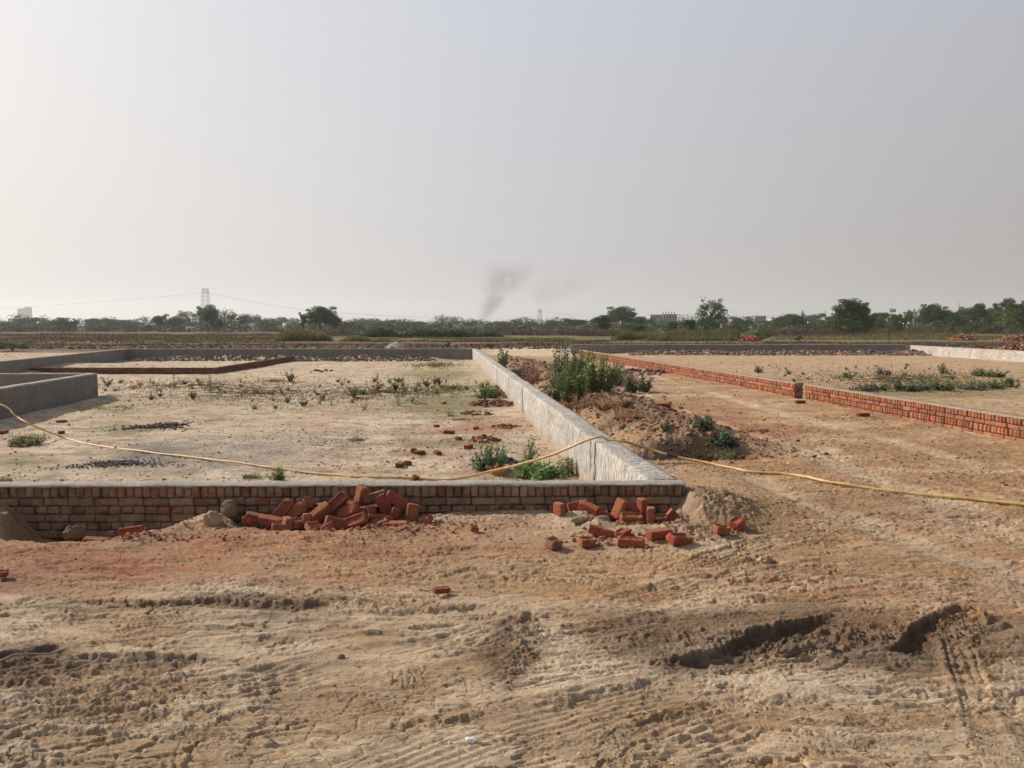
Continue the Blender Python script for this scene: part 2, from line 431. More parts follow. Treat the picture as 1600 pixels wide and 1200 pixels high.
    # left far corner lies higher
    z = z + insl * .36 * ss(-19, -22.5, x) * ss(44, 36, y) * ss(30, 34, y)
    # ---- far fields: low bunds and rough ground
    far = ss(52, 56, y)
    for (yb, hb, wb, x0, x1) in ((60, .15, 1.6, -90, -8), (72, .2, 2.0, -120, 30), (88, .28, 2.2, -150, -4), (112, .35, 3, -160, 10), (98, .25, 3, -30, 120), (140, .3, 6, -200, 220), (170, .3, 7, -200, -40)):
        yy = y - yb - 2.5 * vnoise(x * .03, y * 0, int(yb))
        z = z + far * hb * np.exp(-(yy / wb) ** 2) * ss(x0 - 4, x0 + 4, x) * (1 - ss(x1 - 6, x1 + 6, x)) * (.75 + .4 * vnoise(x * .2, y * .2, 5))
    z = z + .35 * ss(150, 400, y) * fbm(x * .01, y * .01, 2, 9)
    if not fine: return z
    # ---- detail
    D = np.hypot(x, y)
    near = 1 - ss(9, 16, D)
    wx = x + .35 * fbm(x * .8, y * .8, 3, 21); wy = y + .25 * fbm(x * .7, y * .9, 3, 22)
    # crumbly patches
    cr = ss(.16, .42, fbm(x * 1.1, y * 1.9, 5, 30, .6))
    lump = np.abs(fbm(wx * 13, wy * 15, 4, 31, .65)); lump2 = fbm(wx * 34, wy * 40, 3, 32, .65)
    cu = crust(x, y); z = z + near * .010 * cu
    cr = cr * (1 - .8 * cu)
    z = z + near * (cr * (.034 * lump + .014 * lump2) + .0018 * lump2 + .012 * fbm(x * 3, y * 4, 3, 33))
    # thin overlapping ledges of dried mud
    for q, (sx, sy, lv, ah, rot) in enumerate(((.40, 1.7, 8, .014, .16), (.8, 3.2, 7, .010, -.22), (1.4, 5.5, 5, .006, .1), (2.6, 8.5, 4, .004, -.05))):
        c, s_ = math.cos(rot), math.sin(rot)
        n = (fbm((wx * c + wy * s_) * sx, (-wx * s_ + wy * c) * sy, 5, 40 + q, .58) + .5) * lv
        fr = n - np.floor(n)
        stp = np.floor(n) + ss(.90, 1.0, fr)
        mk = ss(-.2, .2, fbm(x * .7, y * 1.1, 3, 45 + q))
        z = z + near * ah * mk * (stp - n * .9)
    # long winding cracks with one lip standing up
    for q, (sx, sy, dp) in enumerate(((.55, 1.5, .020), (1.0, 2.4, .014), (2.0, 3.6, .010))):
        n = fbm(wx * sx + 3 * q, wy * sy, 5, 170 + q, .55); mk = ss(.0, .22, fbm(x * .8 + q, y * 1.2, 3, 175 + q))
        g_ = .010 * (1 + q * .8); z = z - near * mk * dp * (1 - ss(0, g_, np.abs(n))) + near * mk * dp * .5 * (1 - ss(0, g_ * 7, n)) * (n > 0) * .7
    # mud cracks
    f1, f2 = worley(wx * 6.5, wy * 7.5, 50)
    mk = ss(.18, .4, fbm(x * .7 + 9, y * .8, 3, 52))
    z = z - near * .007 * mk * (1 - ss(0.0, .07, f2 - f1))
    # scarps and tracks
    nearm = (y < 9) & (y > 1.2) & (np.abs(x) < 6)
    if nearm.any():
        xi, yi = x[nearm], y[nearm]; dz = np.zeros(xi.shape)
        jx, jy = scarp_warp(xi, yi)
        for pts, dep, w in SCARPS:
            d, sd_, arc, L = seg_dist(jx, jy, pts)
            taper = ss(0, .22 * L, arc) * (1 - ss(.82 * L, L, arc)) * (.75 + .5 * fbm(xi * 2.5, yi * 2.5, 2, 64))
            sgn = d * sd_                                  # positive = far (left of travel)
            ww = w * 1.7
            prof = np.clip(1 + sgn / ww, 0, 1) ** 1.3
            dz -= dep * taper * (.6 * ss(.010, -.012, sgn) + .4 * ss(.0, -.06, sgn)) * prof
            if dep > .04: dz += taper * ss(.0, -.03, sgn) * (1 - ss(ww * .6, ww * 1.3, -sgn)) * (.05 * np.maximum(fbm(xi * 8, yi * 9, 4, 68, .65), 0) + .015 * np.abs(fbm(xi * 24, yi * 24, 2, 69)))
            dz += dep * .30 * taper * np.exp(-(np.maximum(sgn, 0) / .07)) * (sgn > -.01)
        kx = xi + .012 * fbm(xi * 3, yi * 3, 2, 66); ky = yi + .012 * fbm(xi * 3 + 4, yi * 3, 2, 67)
        for pts, hw, dep in TRACKS:
            d, sd_, arc, L = seg_dist(kx, ky, pts)
            m = (1 - ss(hw * .8, hw * 1.1, d)) * ss(0, .3, arc) * (1 - ss(L - .3, L, arc)) * ss(-.2, .15, fbm(xi * 1.2, yi * 1.2, 3, 65))
            dz += m * dep * np.cos(d * sd_ * 2 * np.pi / .045) * .42
            dz -= m * dep * .5
            dz += dep * 1.0 * np.exp(-((d - hw * 1.12) / .03) ** 2) * (m < .5) * ss(0, .3, arc) * (1 - ss(L - .3, L, arc))
        # clods thrown up beside the ruts
        ppx, ppy = to_px(xi, yi)
        rr = blob(ppx, ppy, 1290, 1000, 120, 22, -8) + blob(ppx, ppy, 1500, 970, 60, 22) + .6 * blob(ppx, ppy, 805, 1010, 36, 60, 15) + .5 * blob(ppx, ppy, 1080, 1000, 140, 25) + .5 * blob(ppx, ppy, 400, 945, 300, 10) + .5 * blob(ppx, ppy, 1100, 825, 80, 30) + .4 * blob(ppx, ppy, 40, 1050, 80, 24)
        dz += rr * (.09 * np.maximum(fbm(xi * 9, yi * 10, 4, 70, .65), 0) + .028 * np.abs(fbm(xi * 26, yi * 30, 2, 71)))
        # smooth sandy patches soak detail
        z[nearm] += dz
    # mid range: trodden soil
    mid = ss(7, 12, D) * (1 - ss(60, 90, D))
    z = z + mid * (.03 * fbm(x * 1.6, y * 1.6, 4, 80) + .028 * np.maximum(fbm(x * 3.2, y * 5.5, 5, 83, .65), 0) + .018 * np.abs(fbm(x * 9, y * 9, 3, 84)) + .04 * np.maximum(fbm(x * 4, y * 4, 3, 81), 0) * ss(-.1, .3, fbm(x * .35, y * .35, 2, 82)))
    z = z - .022 * wide_tracks(x, y)
    # rough clods where soil has been dug
    rough = np.clip(e1 + e2 + ss(.04, .2, berm) * .8 + ss(50.5, 54, y) * .5 * (1 - ss(75, 120, y)), 0, 1)
    rough = np.maximum(rough, .8 * np.exp(-(((x - 2.2) / 1.4) ** 2 + ((y - 10.6) / .9) ** 2)) * (off > 0))
    rough = np.maximum(rough, .35 * ss(.03, .12, np.abs(tw)) * ss(6.2, 6.4, y) * front)
    f1, f2 = worley(x * 2.6 + .3 * vnoise(x * 3, y * 3, 1), y * 2.6, 90)
    z = z + rough * (.13 * (.55 - f1) + .13 * np.abs(fbm(x * 4.2, y * 4.2, 4, 91, .65)) + .07 * np.abs(fbm(x * 12, y * 12, 3, 92)) - .05)
    return z
def scarp_warp(xi, yi):
    return (xi + .07 * fbm(xi * 3, yi * 3, 3, 60) + .045 * fbm(xi * 11, yi * 11, 4, 62, .65),
            yi + .05 * fbm(xi * 3 + 4, yi * 3, 3, 61) + .05 * fbm(xi * 10, yi * 12 + 5, 4, 63, .65))
def crust(x, y):
    wx = x + .25 * fbm(x * 1.3, y * 1.3, 3, 21); wy = y + .12 * fbm(x * 1.1, y * 1.5, 4, 22)
    return ss(.0, .05, fbm(wx * .95 + wy * .3, wy * 3.3 - wx * .3, 6, 141, .66))
def GZ(x, y): return float(terrain(np.array([float(x)]), np.array([float(y)]))[0])

_RD = 2.2 * 1.012 ** np.arange(420)
def ray_ground(px, py, dmin=0):
    a, b = ray(px, py); d = _RD[_RD > dmin]; z = terrain(a * d, d, False); f = CAMH + b * d - z
    k = np.nonzero(f <= 0)[0]
    if not len(k): return at_z(px, py, 0)
    k = k[0]
    if k: t = f[k - 1] / (f[k - 1] - f[k]); dd = d[k - 1] + t * (d[k] - d[k - 1])
    else: dd = d[0]
    return a * dd, dd
SAND = np.array((.43, .312, .205)); PALE = np.array((.60, .485, .36)); BUFF = np.array((.43, .27, .155)); RED = np.array((.35, .17, .105)); PLOT = np.array((.64, .55, .44))
WET = np.array((.18, .122, .082)); ASH = np.array((.17, .155, .145)); OLIVE = np.array((.17, .16, .07)); STRAW = np.array((.34, .26, .13))
DARK = np.array((.16, .115, .085)); ORANGE = np.array((.40, .225, .125)); WHITEISH = np.array((.62, .50, .37))
def soilcol(x, y, z):
    px, py = to_px(x, np.maximum(y, .2))
    wpx = px + 45 * fbm(x * 1.1, y * 1.1, 4, 101); wpy = py + (py - 500) * .06 * fbm(x * 1.3, y * 1.6, 4, 102)
    c = np.tile(SAND, (len(x), 1))
    def mixin(col, m):
        nonlocal c
        m = np.clip(m, 0, 1)[:, None]; c = c * (1 - m) + col * m
    left = (x < xwi(y) + .15) & (y > YF + .1) & (y < YE)
    mixin(PLOT, left * .85 * (.7 + .5 * fbm(x * .4, y * .4, 3, 103)))
    n = fbm(x * .5, y * .7, 4, 104); n2 = fbm(x * 1.5, y * 2.2, 4, 105)
    road = ~left
    mixin(BUFF, road * ss(500, 1500, px + 300 * n) * (1 - ss(900, 1100, py)) * .85)
    mixin(BUFF, road * ss(-.1, .4, n) * .5)
    cu = crust(x, y); mixin(PALE, road * (py > 790) * cu * .5); mixin(BUFF * .75, (1 - cu) * road * (py > 790) * .25 * ss(-.3, .3, n2))
    cl = ss(.02, .12, fbm(x * .5 + .2 * n2, y * 1.5, 6, 151, .62)); mixin(np.array((.40, .30, .215)), left * cl * .55); mixin(np.array((.42, .27, .20)), left * ss(.08, .25, fbm(x * .35, y * .5, 5, 152)) * .4)
    cl2 = ss(.10, .2, fbm(x * 1.6, y * 2.6, 6, 154, .65)); mixin(np.array((.24, .18, .12)), left * cl2 * .5)
    c3 = ss(.02, .10, fbm(x * .45 - y * .12, y * 1.1, 6, 153, .62)); mixin(BUFF * .70, road * (py < 880) * c3 * .55); mixin(PALE, road * (py < 880) * ss(.12, .2, -fbm(x * .45 - y * .12, y * 1.1, 6, 153, .62)) * .35)
    # reddish brick dust band in front of the front wall
    fr = (y < YF + .1)
    mixin(RED, fr * blob(wpx, wpy, 330, 865, 520, 46, -2, .6) * (.45 + .5 * ss(-.3, .3, n2)))
    mixin(BUFF, fr * blob(wpx, wpy, 700, 880, 420, 50, 0, .6) * .5)
    mixin(RED, fr * blob(wpx, wpy, 60, 890, 190, 30, 0, .5) * .55)
    # dark dried mud
    for a, b, rx, ry, an, k in ((1180, 990, 230, 34, -6, .75), (1480, 1005, 200, 44, -4, .7), (800, 1020, 38, 62, 16, .7), (30, 1042, 110, 26, -8, .7),
                                (300, 945, 300, 9, 0, .55), (1290, 985, 110, 22, -10, .5), (1040, 960, 160, 14, 2, .4), (250, 1030, 110, 10, 0, .4), (1000, 985, 80, 30, 0, .5)):
        mixin(WET, blob(wpx, wpy, a, b, rx, ry, an, .3) * k)
    for a, b, rx, ry, an, k in ((900, 1045, 90, 24, -5, .6), (60, 985, 130, 20, 0, .5), (680, 1010, 80, 30, -3, .35), (330, 927, 110, 9, 0, .6), (860, 995, 50, 20, 0, .4), (1250, 1080, 260, 30, 0, .35), (500, 1040, 220, 30, 0, .3), (600, 965, 120, 12, 0, .4)):
        mixin(WHITEISH, blob(wpx, wpy, a, b, rx, ry, an, .3) * k)
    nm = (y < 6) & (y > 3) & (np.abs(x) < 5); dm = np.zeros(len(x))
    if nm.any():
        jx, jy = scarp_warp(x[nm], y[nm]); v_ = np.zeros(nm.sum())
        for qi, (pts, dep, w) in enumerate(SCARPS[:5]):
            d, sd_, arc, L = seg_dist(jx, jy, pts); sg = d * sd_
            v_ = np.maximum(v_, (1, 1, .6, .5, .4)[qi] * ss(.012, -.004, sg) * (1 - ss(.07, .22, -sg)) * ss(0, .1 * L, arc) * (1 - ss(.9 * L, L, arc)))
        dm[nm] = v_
    mixin(np.array((.10, .072, .05)), dm * .7)  # shade on the near scarp faces painted into the damp soil's colour
    mixin(ORANGE, road * blob(wpx, wpy, 1450, 900, 250, 70, 0, .8) * .35)
    mixin(RED, road * blob(wpx, wpy, 1160, 672, 90, 12, 5, .6) * .8)
    mixin(RED, road * blob(wpx, wpy, 1100, 650, 90, 16, 0, .6) * .5)
    wt = wide_tracks(x, y); mixin(PALE, wt * .45)
    # berm
    off = x - xwo(y)
    bm = np.exp(-((off - 1.2) / 1.0) ** 2) * (off > 0) * ss(9.5, 10.3, y) * (1 - ss(35, 46, y))
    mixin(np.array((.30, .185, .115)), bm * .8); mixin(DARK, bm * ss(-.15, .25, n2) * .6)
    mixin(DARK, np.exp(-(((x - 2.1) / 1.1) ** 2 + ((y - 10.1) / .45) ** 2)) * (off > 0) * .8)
    mixin(DARK * 1.5, fr * blob(px, py, 1100, 800, 75, 38, 0, .5) * .45)
    # plot patches
    mixin(ASH * 1.5, left * blob(wpx, wpy, 330, 672, 190, 22, -3, .5) * .55)
    mixin(ASH * 1.5, left * blob(wpx, wpy, 330, 735, 130, 12, 0, .5) * .4); mixin(ASH, left * blob(wpx, wpy, 190, 727, 85, 13, 0, .6) * .7); mixin(ASH, left * blob(wpx, wpy, 249, 669, 50, 11, 0, .6) * .7)
    for a, b, rx, ry, k, col in ((680, 571, 60, 7, .8, OLIVE * 1.3), (700, 607, 80, 14, .7, OLIVE), (180, 640, 60, 8, .6, OLIVE), (700, 657, 80, 6, .5, OLIVE), (820, 740, 90, 16, .7, OLIVE * .8),
                                 (40, 680, 70, 10, .5, OLIVE), (765, 634, 55, 9, .6, RED), (765, 690, 60, 9, .5, RED), (700, 642, 70, 6, .35, RED), (620, 740, 90, 8, .4, DARK), (390, 745, 50, 8, .6, OLIVE), (20, 752, 70, 6, .7, OLIVE), (560, 600, 260, 18, .18, OLIVE), (250, 610, 160, 18, .2, OLIVE)):
        mixin(col, left * blob(wpx, wpy, a, b, rx, ry, 0, .5) * k)
    h1 = np.exp(-((y - (YE - 1.2)) / .9) ** 2) * (x > -23) * (x < -3) + np.exp(-((y - (YFAR - 1.4)) / 1.1) ** 2) * (x > 6) * (x < 29)
    mixin(np.array((.27, .21, .165)), h1 * .85)
    rp = (x > xr(y)) & (y < YFAR) & (y > 7)
    mixin(SAND * 1.05, rp * .7); mixin(OLIVE, rp * blob(wpx, wpy, 1430, 603, 180, 6, 0, .6) * .6); mixin(OLIVE, rp * blob(wpx, wpy, 1480, 585, 130, 4, 0, .6) * .6)
    # far fields
    far = np.where(x < 3, ss(YE, YE + .3, y), ss(50, 52, y))
    far = np.where((y < YFAR) & ((x > 3) | (y < YE)), 0, far)
    fn = fbm(x * .05, y * .15, 4, 110); fn2 = fbm(x * .4, y * .5, 3, 111)
    mixin(np.array((.12, .084, .056)), far * .95)
    mixin(DARK, far * ss(.05, .4, fn2) * .6)
    mixin(ORANGE * .9, far * ss(62, 70, y) * (1 - ss(85, 100, y)) * ss(-.2, .2, fn) * (x < -3) * .4)
    mixin(np.array((.15, .14, .06)), far * ss(70, 95, y) * ss(-.1, .2, fn) * .7)
    mixin(np.array((.17, .15, .065)), far * ss(62, 75, y) * (x > 0) * .75)
    mixin(ORANGE, far * blob(px, py, 1290, 527, 110, 3.2, 0, .5) * .8)
    mixin(np.array((.12, .12, .06)), ss(160, 260, y) * .9)
    mixin(PALE, blob(px, py, 850, 549, 110, 8, 0, .4) * (y < 60) * (off > 0) * .9)
    mixin(SAND * .9, (y > 33) * (y < 51) * (x < -22.8) * .35)
    # colour grain
    c = c * (1 + .10 * fbm(x * 2.5, y * 9, 4, 160))[:, None]
    c = c * (1 + .10 * fbm(x * 6, y * 7, 3, 120))[:, None]
    c = c * (1 + .05 * vnoise(x * 1.1, y * .9, 121)[:, None] * np.array((.6, 0, -1)))
    return np.clip(c, .02, .8)

def build_ground():
    ds = [1.3]
    while ds[-1] < 5200:
        d = ds[-1]; ds.append(d + .0068 * (max(d, 2.6) / 3) ** (1.32 if d < 60 else 1.75))
    ds = np.array(ds)
    u = np.linspace(-1.02, 1.02, 1250)
    u = np.sign(u) * (np.abs(u) * .82 + np.abs(u) ** 6 * .5)
    U, Dm = np.meshgrid(u, ds)
    X = (U * (Dm + 1.2)); Y = Dm
    x = X.ravel(); y = Y.ravel()
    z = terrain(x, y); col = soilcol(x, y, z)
    nr, nc = X.shape
    i = np.arange((nr - 1) * nc).reshape(nr - 1, nc)[:, :-1].ravel()
    F = np.stack([i, i + 1, i + nc + 1, i + nc], 1)
    V = np.stack([x, y, z], 1)
    # coarse apron round the camera and to both sides
    n0 = len(V)
    gx = np.array([-5200, -300, -40, -2.6, 2.6, 40, 300, 5200]); gy = np.array([-3000, -100, -8, 1.3])
    AX, AY = np.meshgrid(gx, gy); AV = np.stack([AX.ravel(), AY.ravel(), np.zeros(AX.size)], 1)
    j = np.arange(3 * 8).reshape(3, 8)[:, :-1].ravel(); AF = np.stack([j, j + 1, j + 9, j + 8], 1) + n0
    # side wings
    uL, uR = X[:, 0], X[:, -1]; ii = list(range(0, nr, 40)) + [nr - 1]
    SV = []; SF = []; base = n0 + len(AV)
    for e, sgn in ((0, -1), (nc - 1, 1)):
        b0 = base + len(SV)
        for k in ii: SV.append((sgn * 5400 - 0 if abs(X[k, e]) < 5300 else X[k, e] * 1.1, ds[k], 0))
        for q in range(len(ii) - 1):
            a = ii[q] * nc + e; b = ii[q + 1] * nc + e
            f = (a, b, b0 + q + 1, b0 + q)
            SF.append(f if sgn < 0 else f[::-1])
    V = np.concatenate([V, AV, np.array(SV)]); F = np.concatenate([F, AF, np.array(SF)])
    cc = np.concatenate([col, np.tile(SAND, (len(AV) + len(SV), 1))])
    o = link('ground', mesh('ground', V, F, M_soil, cc, True)); tag(o, kind='structure')
build_ground()

# ------------------------------------------------------------------ walls
def rbox(L, H, T, bev=.006, j=.0):      # bevelled box, 24 vertices, centred
    V = []; F = []
    hx, hy, hz = L / 2, T / 2, H / 2
    idx = {}
    for sx in (-1, 1):
        for sy in (-1, 1):
            for sz in (-1, 1):
                for ax in range(3):
                    p = [sx * hx, sy * hy, sz * hz]
                    for a in range(3):
                        if a != ax: p[a] -= (sx, sy, sz)[a] * bev
                    idx[(sx, sy, sz, ax)] = len(V); V.append(p)
    for ax in range(3):
        o = [a for a in range(3) if a != ax]
        for s in (-1, 1):
            q = []
            for (a, b) in ((-1, -1), (1, -1), (1, 1), (-1, 1)):
                k = [0, 0, 0]; k[ax] = s; k[o[0]] = a; k[o[1]] = b
                q.append(idx[(*k, ax)])
            if (s > 0) != (ax != 1): q = q[::-1]
            F.append(q)
        for a in (-1, 1):
            for b in (-1, 1):
                k0 = [0, 0, 0]; k0[ax] = -1; k0[o[0]] = a; k0[o[1]] = b
                k1 = list(k0); k1[ax] = 1
                q = [idx[(*k0, o[0])], idx[(*k1, o[0])], idx[(*k1, o[1])], idx[(*k0, o[1])]]
                F.append(q)
    T3 = []
    for sx in (-1, 1):
        for sy in (-1, 1):
            for sz in (-1, 1):
                T3.append([idx[(sx, sy, sz, a)] for a in range(3)])
    return np.array(V, float), np.array(F), np.array(T3)
def add_brick(mb, c, size, ang=0, col=(.4, .15, .08), jit=.004, bev=.007):
    V, F, T = rbox(size[0], size[2], size[1], bev)
    V = V + rng.normal(0, .0014, V.shape)
    M = np.array(Euler((rng.normal(0, jit), rng.normal(0, jit), ang + rng.normal(0, jit * 1.5))).to_matrix())
    V = V @ M.T + np.array(c)
    n = mb.n; mb.add(V, F, col); mb.F[3].append(T + n)

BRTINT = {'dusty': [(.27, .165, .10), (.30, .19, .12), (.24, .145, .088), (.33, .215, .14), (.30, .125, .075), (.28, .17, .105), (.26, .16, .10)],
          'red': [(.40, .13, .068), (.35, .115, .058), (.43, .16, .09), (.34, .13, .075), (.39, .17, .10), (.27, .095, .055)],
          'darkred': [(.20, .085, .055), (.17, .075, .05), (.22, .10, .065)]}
def strip_grid(name, p, q, zt, th, wid, mat, nseg, drop=.03, seed=0, wave=.006, side=1):
    """thin wavy coping strip between plan points p and q, lying on a wall of width wid (to the left normal * side)"""
    p = np.array(p); q = np.array(q); L = np.linalg.norm(q - p); t = (q - p) / L; nrm_ = np.array((-t[1], t[0])) * side
    s = np.linspace(0, L, nseg); prof = [(-.004, -drop), (-.008, -.004), (.012, th), (wid * .5, th + .002), (wid - .012, th), (wid + .006, -.004), (wid + .004, -drop)]
    V = []; K = len(prof)
    for i, a in enumerate(s):
        for k, (o, h) in enumerate(prof):
            e = vnoise(np.array([a * 7.]), np.array([k * 3.7]), seed)[0]; e2 = vnoise(np.array([a * 1.7]), np.array([k * 2.7]), seed + 3)[0]
            e3 = vnoise(np.array([a * 23.]), np.array([k * 1.7]), seed + 5)[0]
            oo = o + wave * e * .8; hh = h + wave * (.5 * e + .8 * e2) + (-abs(e3) * drop * .6 - abs(e2) * drop * .8 if k in (0, K - 1) else 0)
            V.append((*(p + t * a + nrm_ * oo), zt + hh))
    F = []
    for i in range(nseg - 1):
        for k in range(K - 1):
            a = i * K + k; f = (a, a + K, a + K + 1, a + 1); F.append(f if side > 0 else f[::-1])
    V = np.array(V); F = [np.array(F)]
    F.append(np.array([[0, 1, 2], [0, 2, 4], [2, 3, 4], [0, 4, 6], [4, 5, 6]])); b = (nseg - 1) * K
    F.append(np.array([[0, 2, 1], [0, 4, 2], [2, 4, 3], [0, 6, 4], [4, 6, 5]]) + b)
    return mesh(name, V, F, mat, None, True)
def brick_wall(p, q, ztop, wid, courses, tint, mat, side=1, both=False, gap=.015, end_cols=None):
    """p->q is the visible face line; wall body lies on `side` of it. courses: 'R' rowlock on edge, 'S' stretcher, 'H' header. returns mesh"""
    mb = MB(); p = np.array(p); q = np.array(q); L = np.linalg.norm(q - p); t = (q - p) / L; n = np.array((-t[1], t[0])) * side
    ang = math.atan2(t[1], t[0]); z = ztop
    for ci, cs in enumerate(courses):
        h = {'R': .110, 'S': .075, 'H': .075}[cs]; w = {'R': .075, 'S': .23, 'H': .112}[cs]
        a = -rng.uniform(0, w) * .0; first = True
        if ci % 2 and cs == 'S': w0 = .12
        else: w0 = w
        while a < L - .02:
            ww = (w0 if first else w) * rng.normal(1, .02); first = False
            ww = min(ww, L - a)
            if ww < .02: break
            dep = min(.112 if cs == 'S' else wid, wid)
            col = np.array(random.choice(BRTINT[tint])) * rng.uniform(.66, 1.12)
            ins = rng.normal(0, .006)
            c = p + t * (a + ww / 2) + n * (dep / 2 + ins)
            add_brick(mb, (c[0], c[1], z - h / 2 + rng.normal(0, .0015)), (ww - gap * .5, dep, h - gap * .7), ang + rng.normal(0, .02), col, .009, .011)
            if cs == 'S':
                c = p + t * (a + ww / 2) + n * (wid - dep / 2 - ins)
                add_brick(mb, (c[0], c[1], z - h / 2), (ww - gap, dep - .004, h - gap), ang, col)
            a += ww
        z -= h
    # recessed mortar core
    mc = p + t * L / 2 + n * wid / 2
    box(mb, (mc[0], mc[1], (z + ztop) / 2 - .002), (L - .03, wid - .05, ztop - z - .02), np.array(Euler((0, 0, ang)).to_matrix()), (.10, .078, .058))
    return mb.me('brickwork', mat)

# front wall
r = empty('brick_wall', (-3, YF, 0)); tag(r, 'long low dusty brown brick wall under a pale cement coping, nearest wall', 'wall')
FP, FQ = (-7.6, YF - .12), (1.60, YF)
o = link('brickwork', brick_wall(FP, FQ, ZL - .012, .195, 'RSHSHS', 'dusty', M_dusty), r); o.matrix_parent_inverse = Matrix.Translation((3, -YF, 0))
o = link('coping', strip_grid('coping', FP, FQ, ZL - .012, .010, .195, M_coping, 900, .007, 3, .009), r); o.matrix_parent_inverse = Matrix.Translation((3, -YF, 0))

# white slurry-coated wall running away from the corner
def long_wall(name, fi, y0, y1, wid, ztop, zbot, mat, amp, nrows=14, cap_end=True):
    ys = [y0]
    while ys[-1] < y1: ys.append(min(y1, ys[-1] + .016 * (ys[-1] / 7) ** 1.3))
    ys = np.array(ys); prof = []
    for k in range(nrows + 1): prof.append((0, zbot + (ztop - zbot) * k / nrows, 0))
    for k in range(1, 8): prof.append((wid * k / 7, ztop, 1))
    for k in range(1, 6): prof.append((wid, ztop + (zbot - ztop) * k / 5, 2))
    pr = np.array(prof); K = len(pr)
    YY = np.repeat(ys, K); O = np.tile(pr[:, 0], len(ys)); Z = np.tile(pr[:, 1], len(ys)); W_ = np.tile(pr[:, 2], len(ys))
    n = fbm(YY * 6, Z * 1.6 + O * 8, 4, 201, .6); n2 = np.abs(fbm(YY * 13, Z * 2.2 + O * 20, 3, 202, .6)); n3 = vnoise(YY * .5, Z * 0, 203)
    # courses of brick show through the slurry on top
    br = np.cos(YY * 2 * np.pi / .115)
    sidef = (W_ != 1)
    Xo = O + np.where(W_ == 0, -1, np.where(W_ == 2, 1, 0)) * (amp * (n * .8 + n2 * .9)) * 1.0 + .008 * n3
    Zo = Z + np.where(W_ == 1, amp * .7 * n + .0025 * br, 0) + .018 * n3 * (Z > zbot + .1)
    edge = ((O < .001) | (O > wid - .001)) & (Z > ztop - .001)
    Zo = Zo - edge * .008 * (1 + n)
    Xo = Xo + edge * np.where(O < .001, 1, -1) * .008
    V = np.stack([fi(YY) + Xo, YY, Zo], 1)
    i = (np.arange(len(ys) - 1)[:, None] * K + np.arange(K - 1)[None]).ravel()
    F = np.stack([i, i + 1, i + K + 1, i + K], 1)
    caps = [np.array([[0] + list(range(1, K))])[:, ::-1], np.array([list(range(K))]) + (len(ys) - 1) * K]
    return mesh(name, V, [F] + caps, mat, None, True)
r = empty('plastered_wall', (1.2, 7.3, 0)); tag(r, 'long white slurry-coated wall running straight away from the near corner', 'wall')
o = link('wall_body', long_wall('wall_body', xwi, YF + .192, YE + .1, WT, ZL + .002, ZIN - .12, M_white, .015), r); o.matrix_parent_inverse = Matrix.Translation((-1.2, -7.3, 0))
for pxc, w in ((937, .007), (926, .004), (820, .006)):      # thin dark cracks running down the plaster
    yc = {937: 9.45, 926: 9.75, 820: 18.0}[pxc]; mb = MB(); pts = []
    for k in range(9):
        z = ZL - .005 - (.6 if pxc != 926 else .35) * k / 8
        pts.append((xwi(yc) - .016 + .004 * math.sin(k * 1.7), yc + .006 * math.sin(k * 2.3), z))
    tube(mb, pts, [w * .9] * 9, 5, (.10, .09, .08))
    o = link('crack', mb.me('crack', M_clod), r); o.matrix_parent_inverse = Matrix.Translation((-1.2, -7.3, 0)); 

# simple cement rendered walls (slightly uneven boxes following a line)
def cement_wall(p, q, ztop, zbot, wid, label, side=1, mat=None, nseg=None, top_mat=True, amp=.006):
    p = np.array(p, float); q = np.array(q, float); L = np.linalg.norm(q - p); t = (q - p) / L; n = np.array((-t[1], t[0])) * side
    nseg = nseg or int(L / .12) + 2; s = np.linspace(0, L, nseg)
    nz = 6; prof = [(0, zbot + (ztop - zbot) * k / nz) for k in range(nz + 1)] + [(wid * .33, ztop), (wid * .66, ztop)] + [(wid, ztop + (zbot - ztop) * k / nz) for k in range(nz + 1)]
    K = len(prof); pr = np.array(prof); A = np.repeat(s, K); O = np.tile(pr[:, 0], nseg); Z = np.tile(pr[:, 1], nseg)
    e = fbm(A * 2.5 + p[0], Z * 3 + O * 5, 3, 220) * amp * 2; w = vnoise(A * .35, A * 0 + p[1], 221) * .012
    top = Z > ztop - .001
    XY = p[None] + t[None] * A[:, None] + n[None] * (O + e)[:, None]
    V = np.concatenate([XY, (Z + top * (w + e))[:, None]], 1)
    V = V - np.array([p[0], p[1], 0])
    i = (np.arange(nseg - 1)[:, None] * K + np.arange(K - 1)[None]).ravel(); F = np.stack([i, i + 1, i + K + 1, i + K], 1)
    if side > 0: F = F[:, ::-1]
    caps = [np.array([list(range(K))]), np.array([list(range(K))[::-1]]) + (nseg - 1) * K]
    o = empty('rendered_wall', (p[0], p[1], 0)); tag(o, label, 'wall')
    link('wall_body', mesh('wall_body', V, [F] + caps, mat or M_cement, None, False), o)
    if top_mat:
        me = strip_grid('coping', (0, 0), tuple(q - p), ztop + .003, .012, wid, M_coping, max(30, int(L / .15)), .02, 8, .008, side)
        link('coping', me, o)
    return o
AA = (xa(9.0), 9.0); AB = (A0[0], A0[1])
cement_wall(AA, AB, .31, -.6, .23, 'grey cement-rendered wall ending at a square corner at the left edge', 1)
cement_wall((AB[0] - .232, AB[1] + .02), (-30, AB[1] - .35), .305, -.6, .23, 'grey rendered wall turning off to the left behind the square grey corner', -1)
DD0 = at_z(-250, 590, ZL); DD1 = at_z(200, 545.3, ZL)
cement_wall(DD0, DD1, ZL, -.7, .23, 'dark grey wall slanting in from the left edge to the far corner', 1)
cement_wall((DD1[0] + .01, DD1[1] - .05), (xwi(YE) + .28, YE), ZL, -.7, .23, 'long dark grey far wall meeting the far end of the white wall', 1)
F0 = at_z(893, 540, ZR)
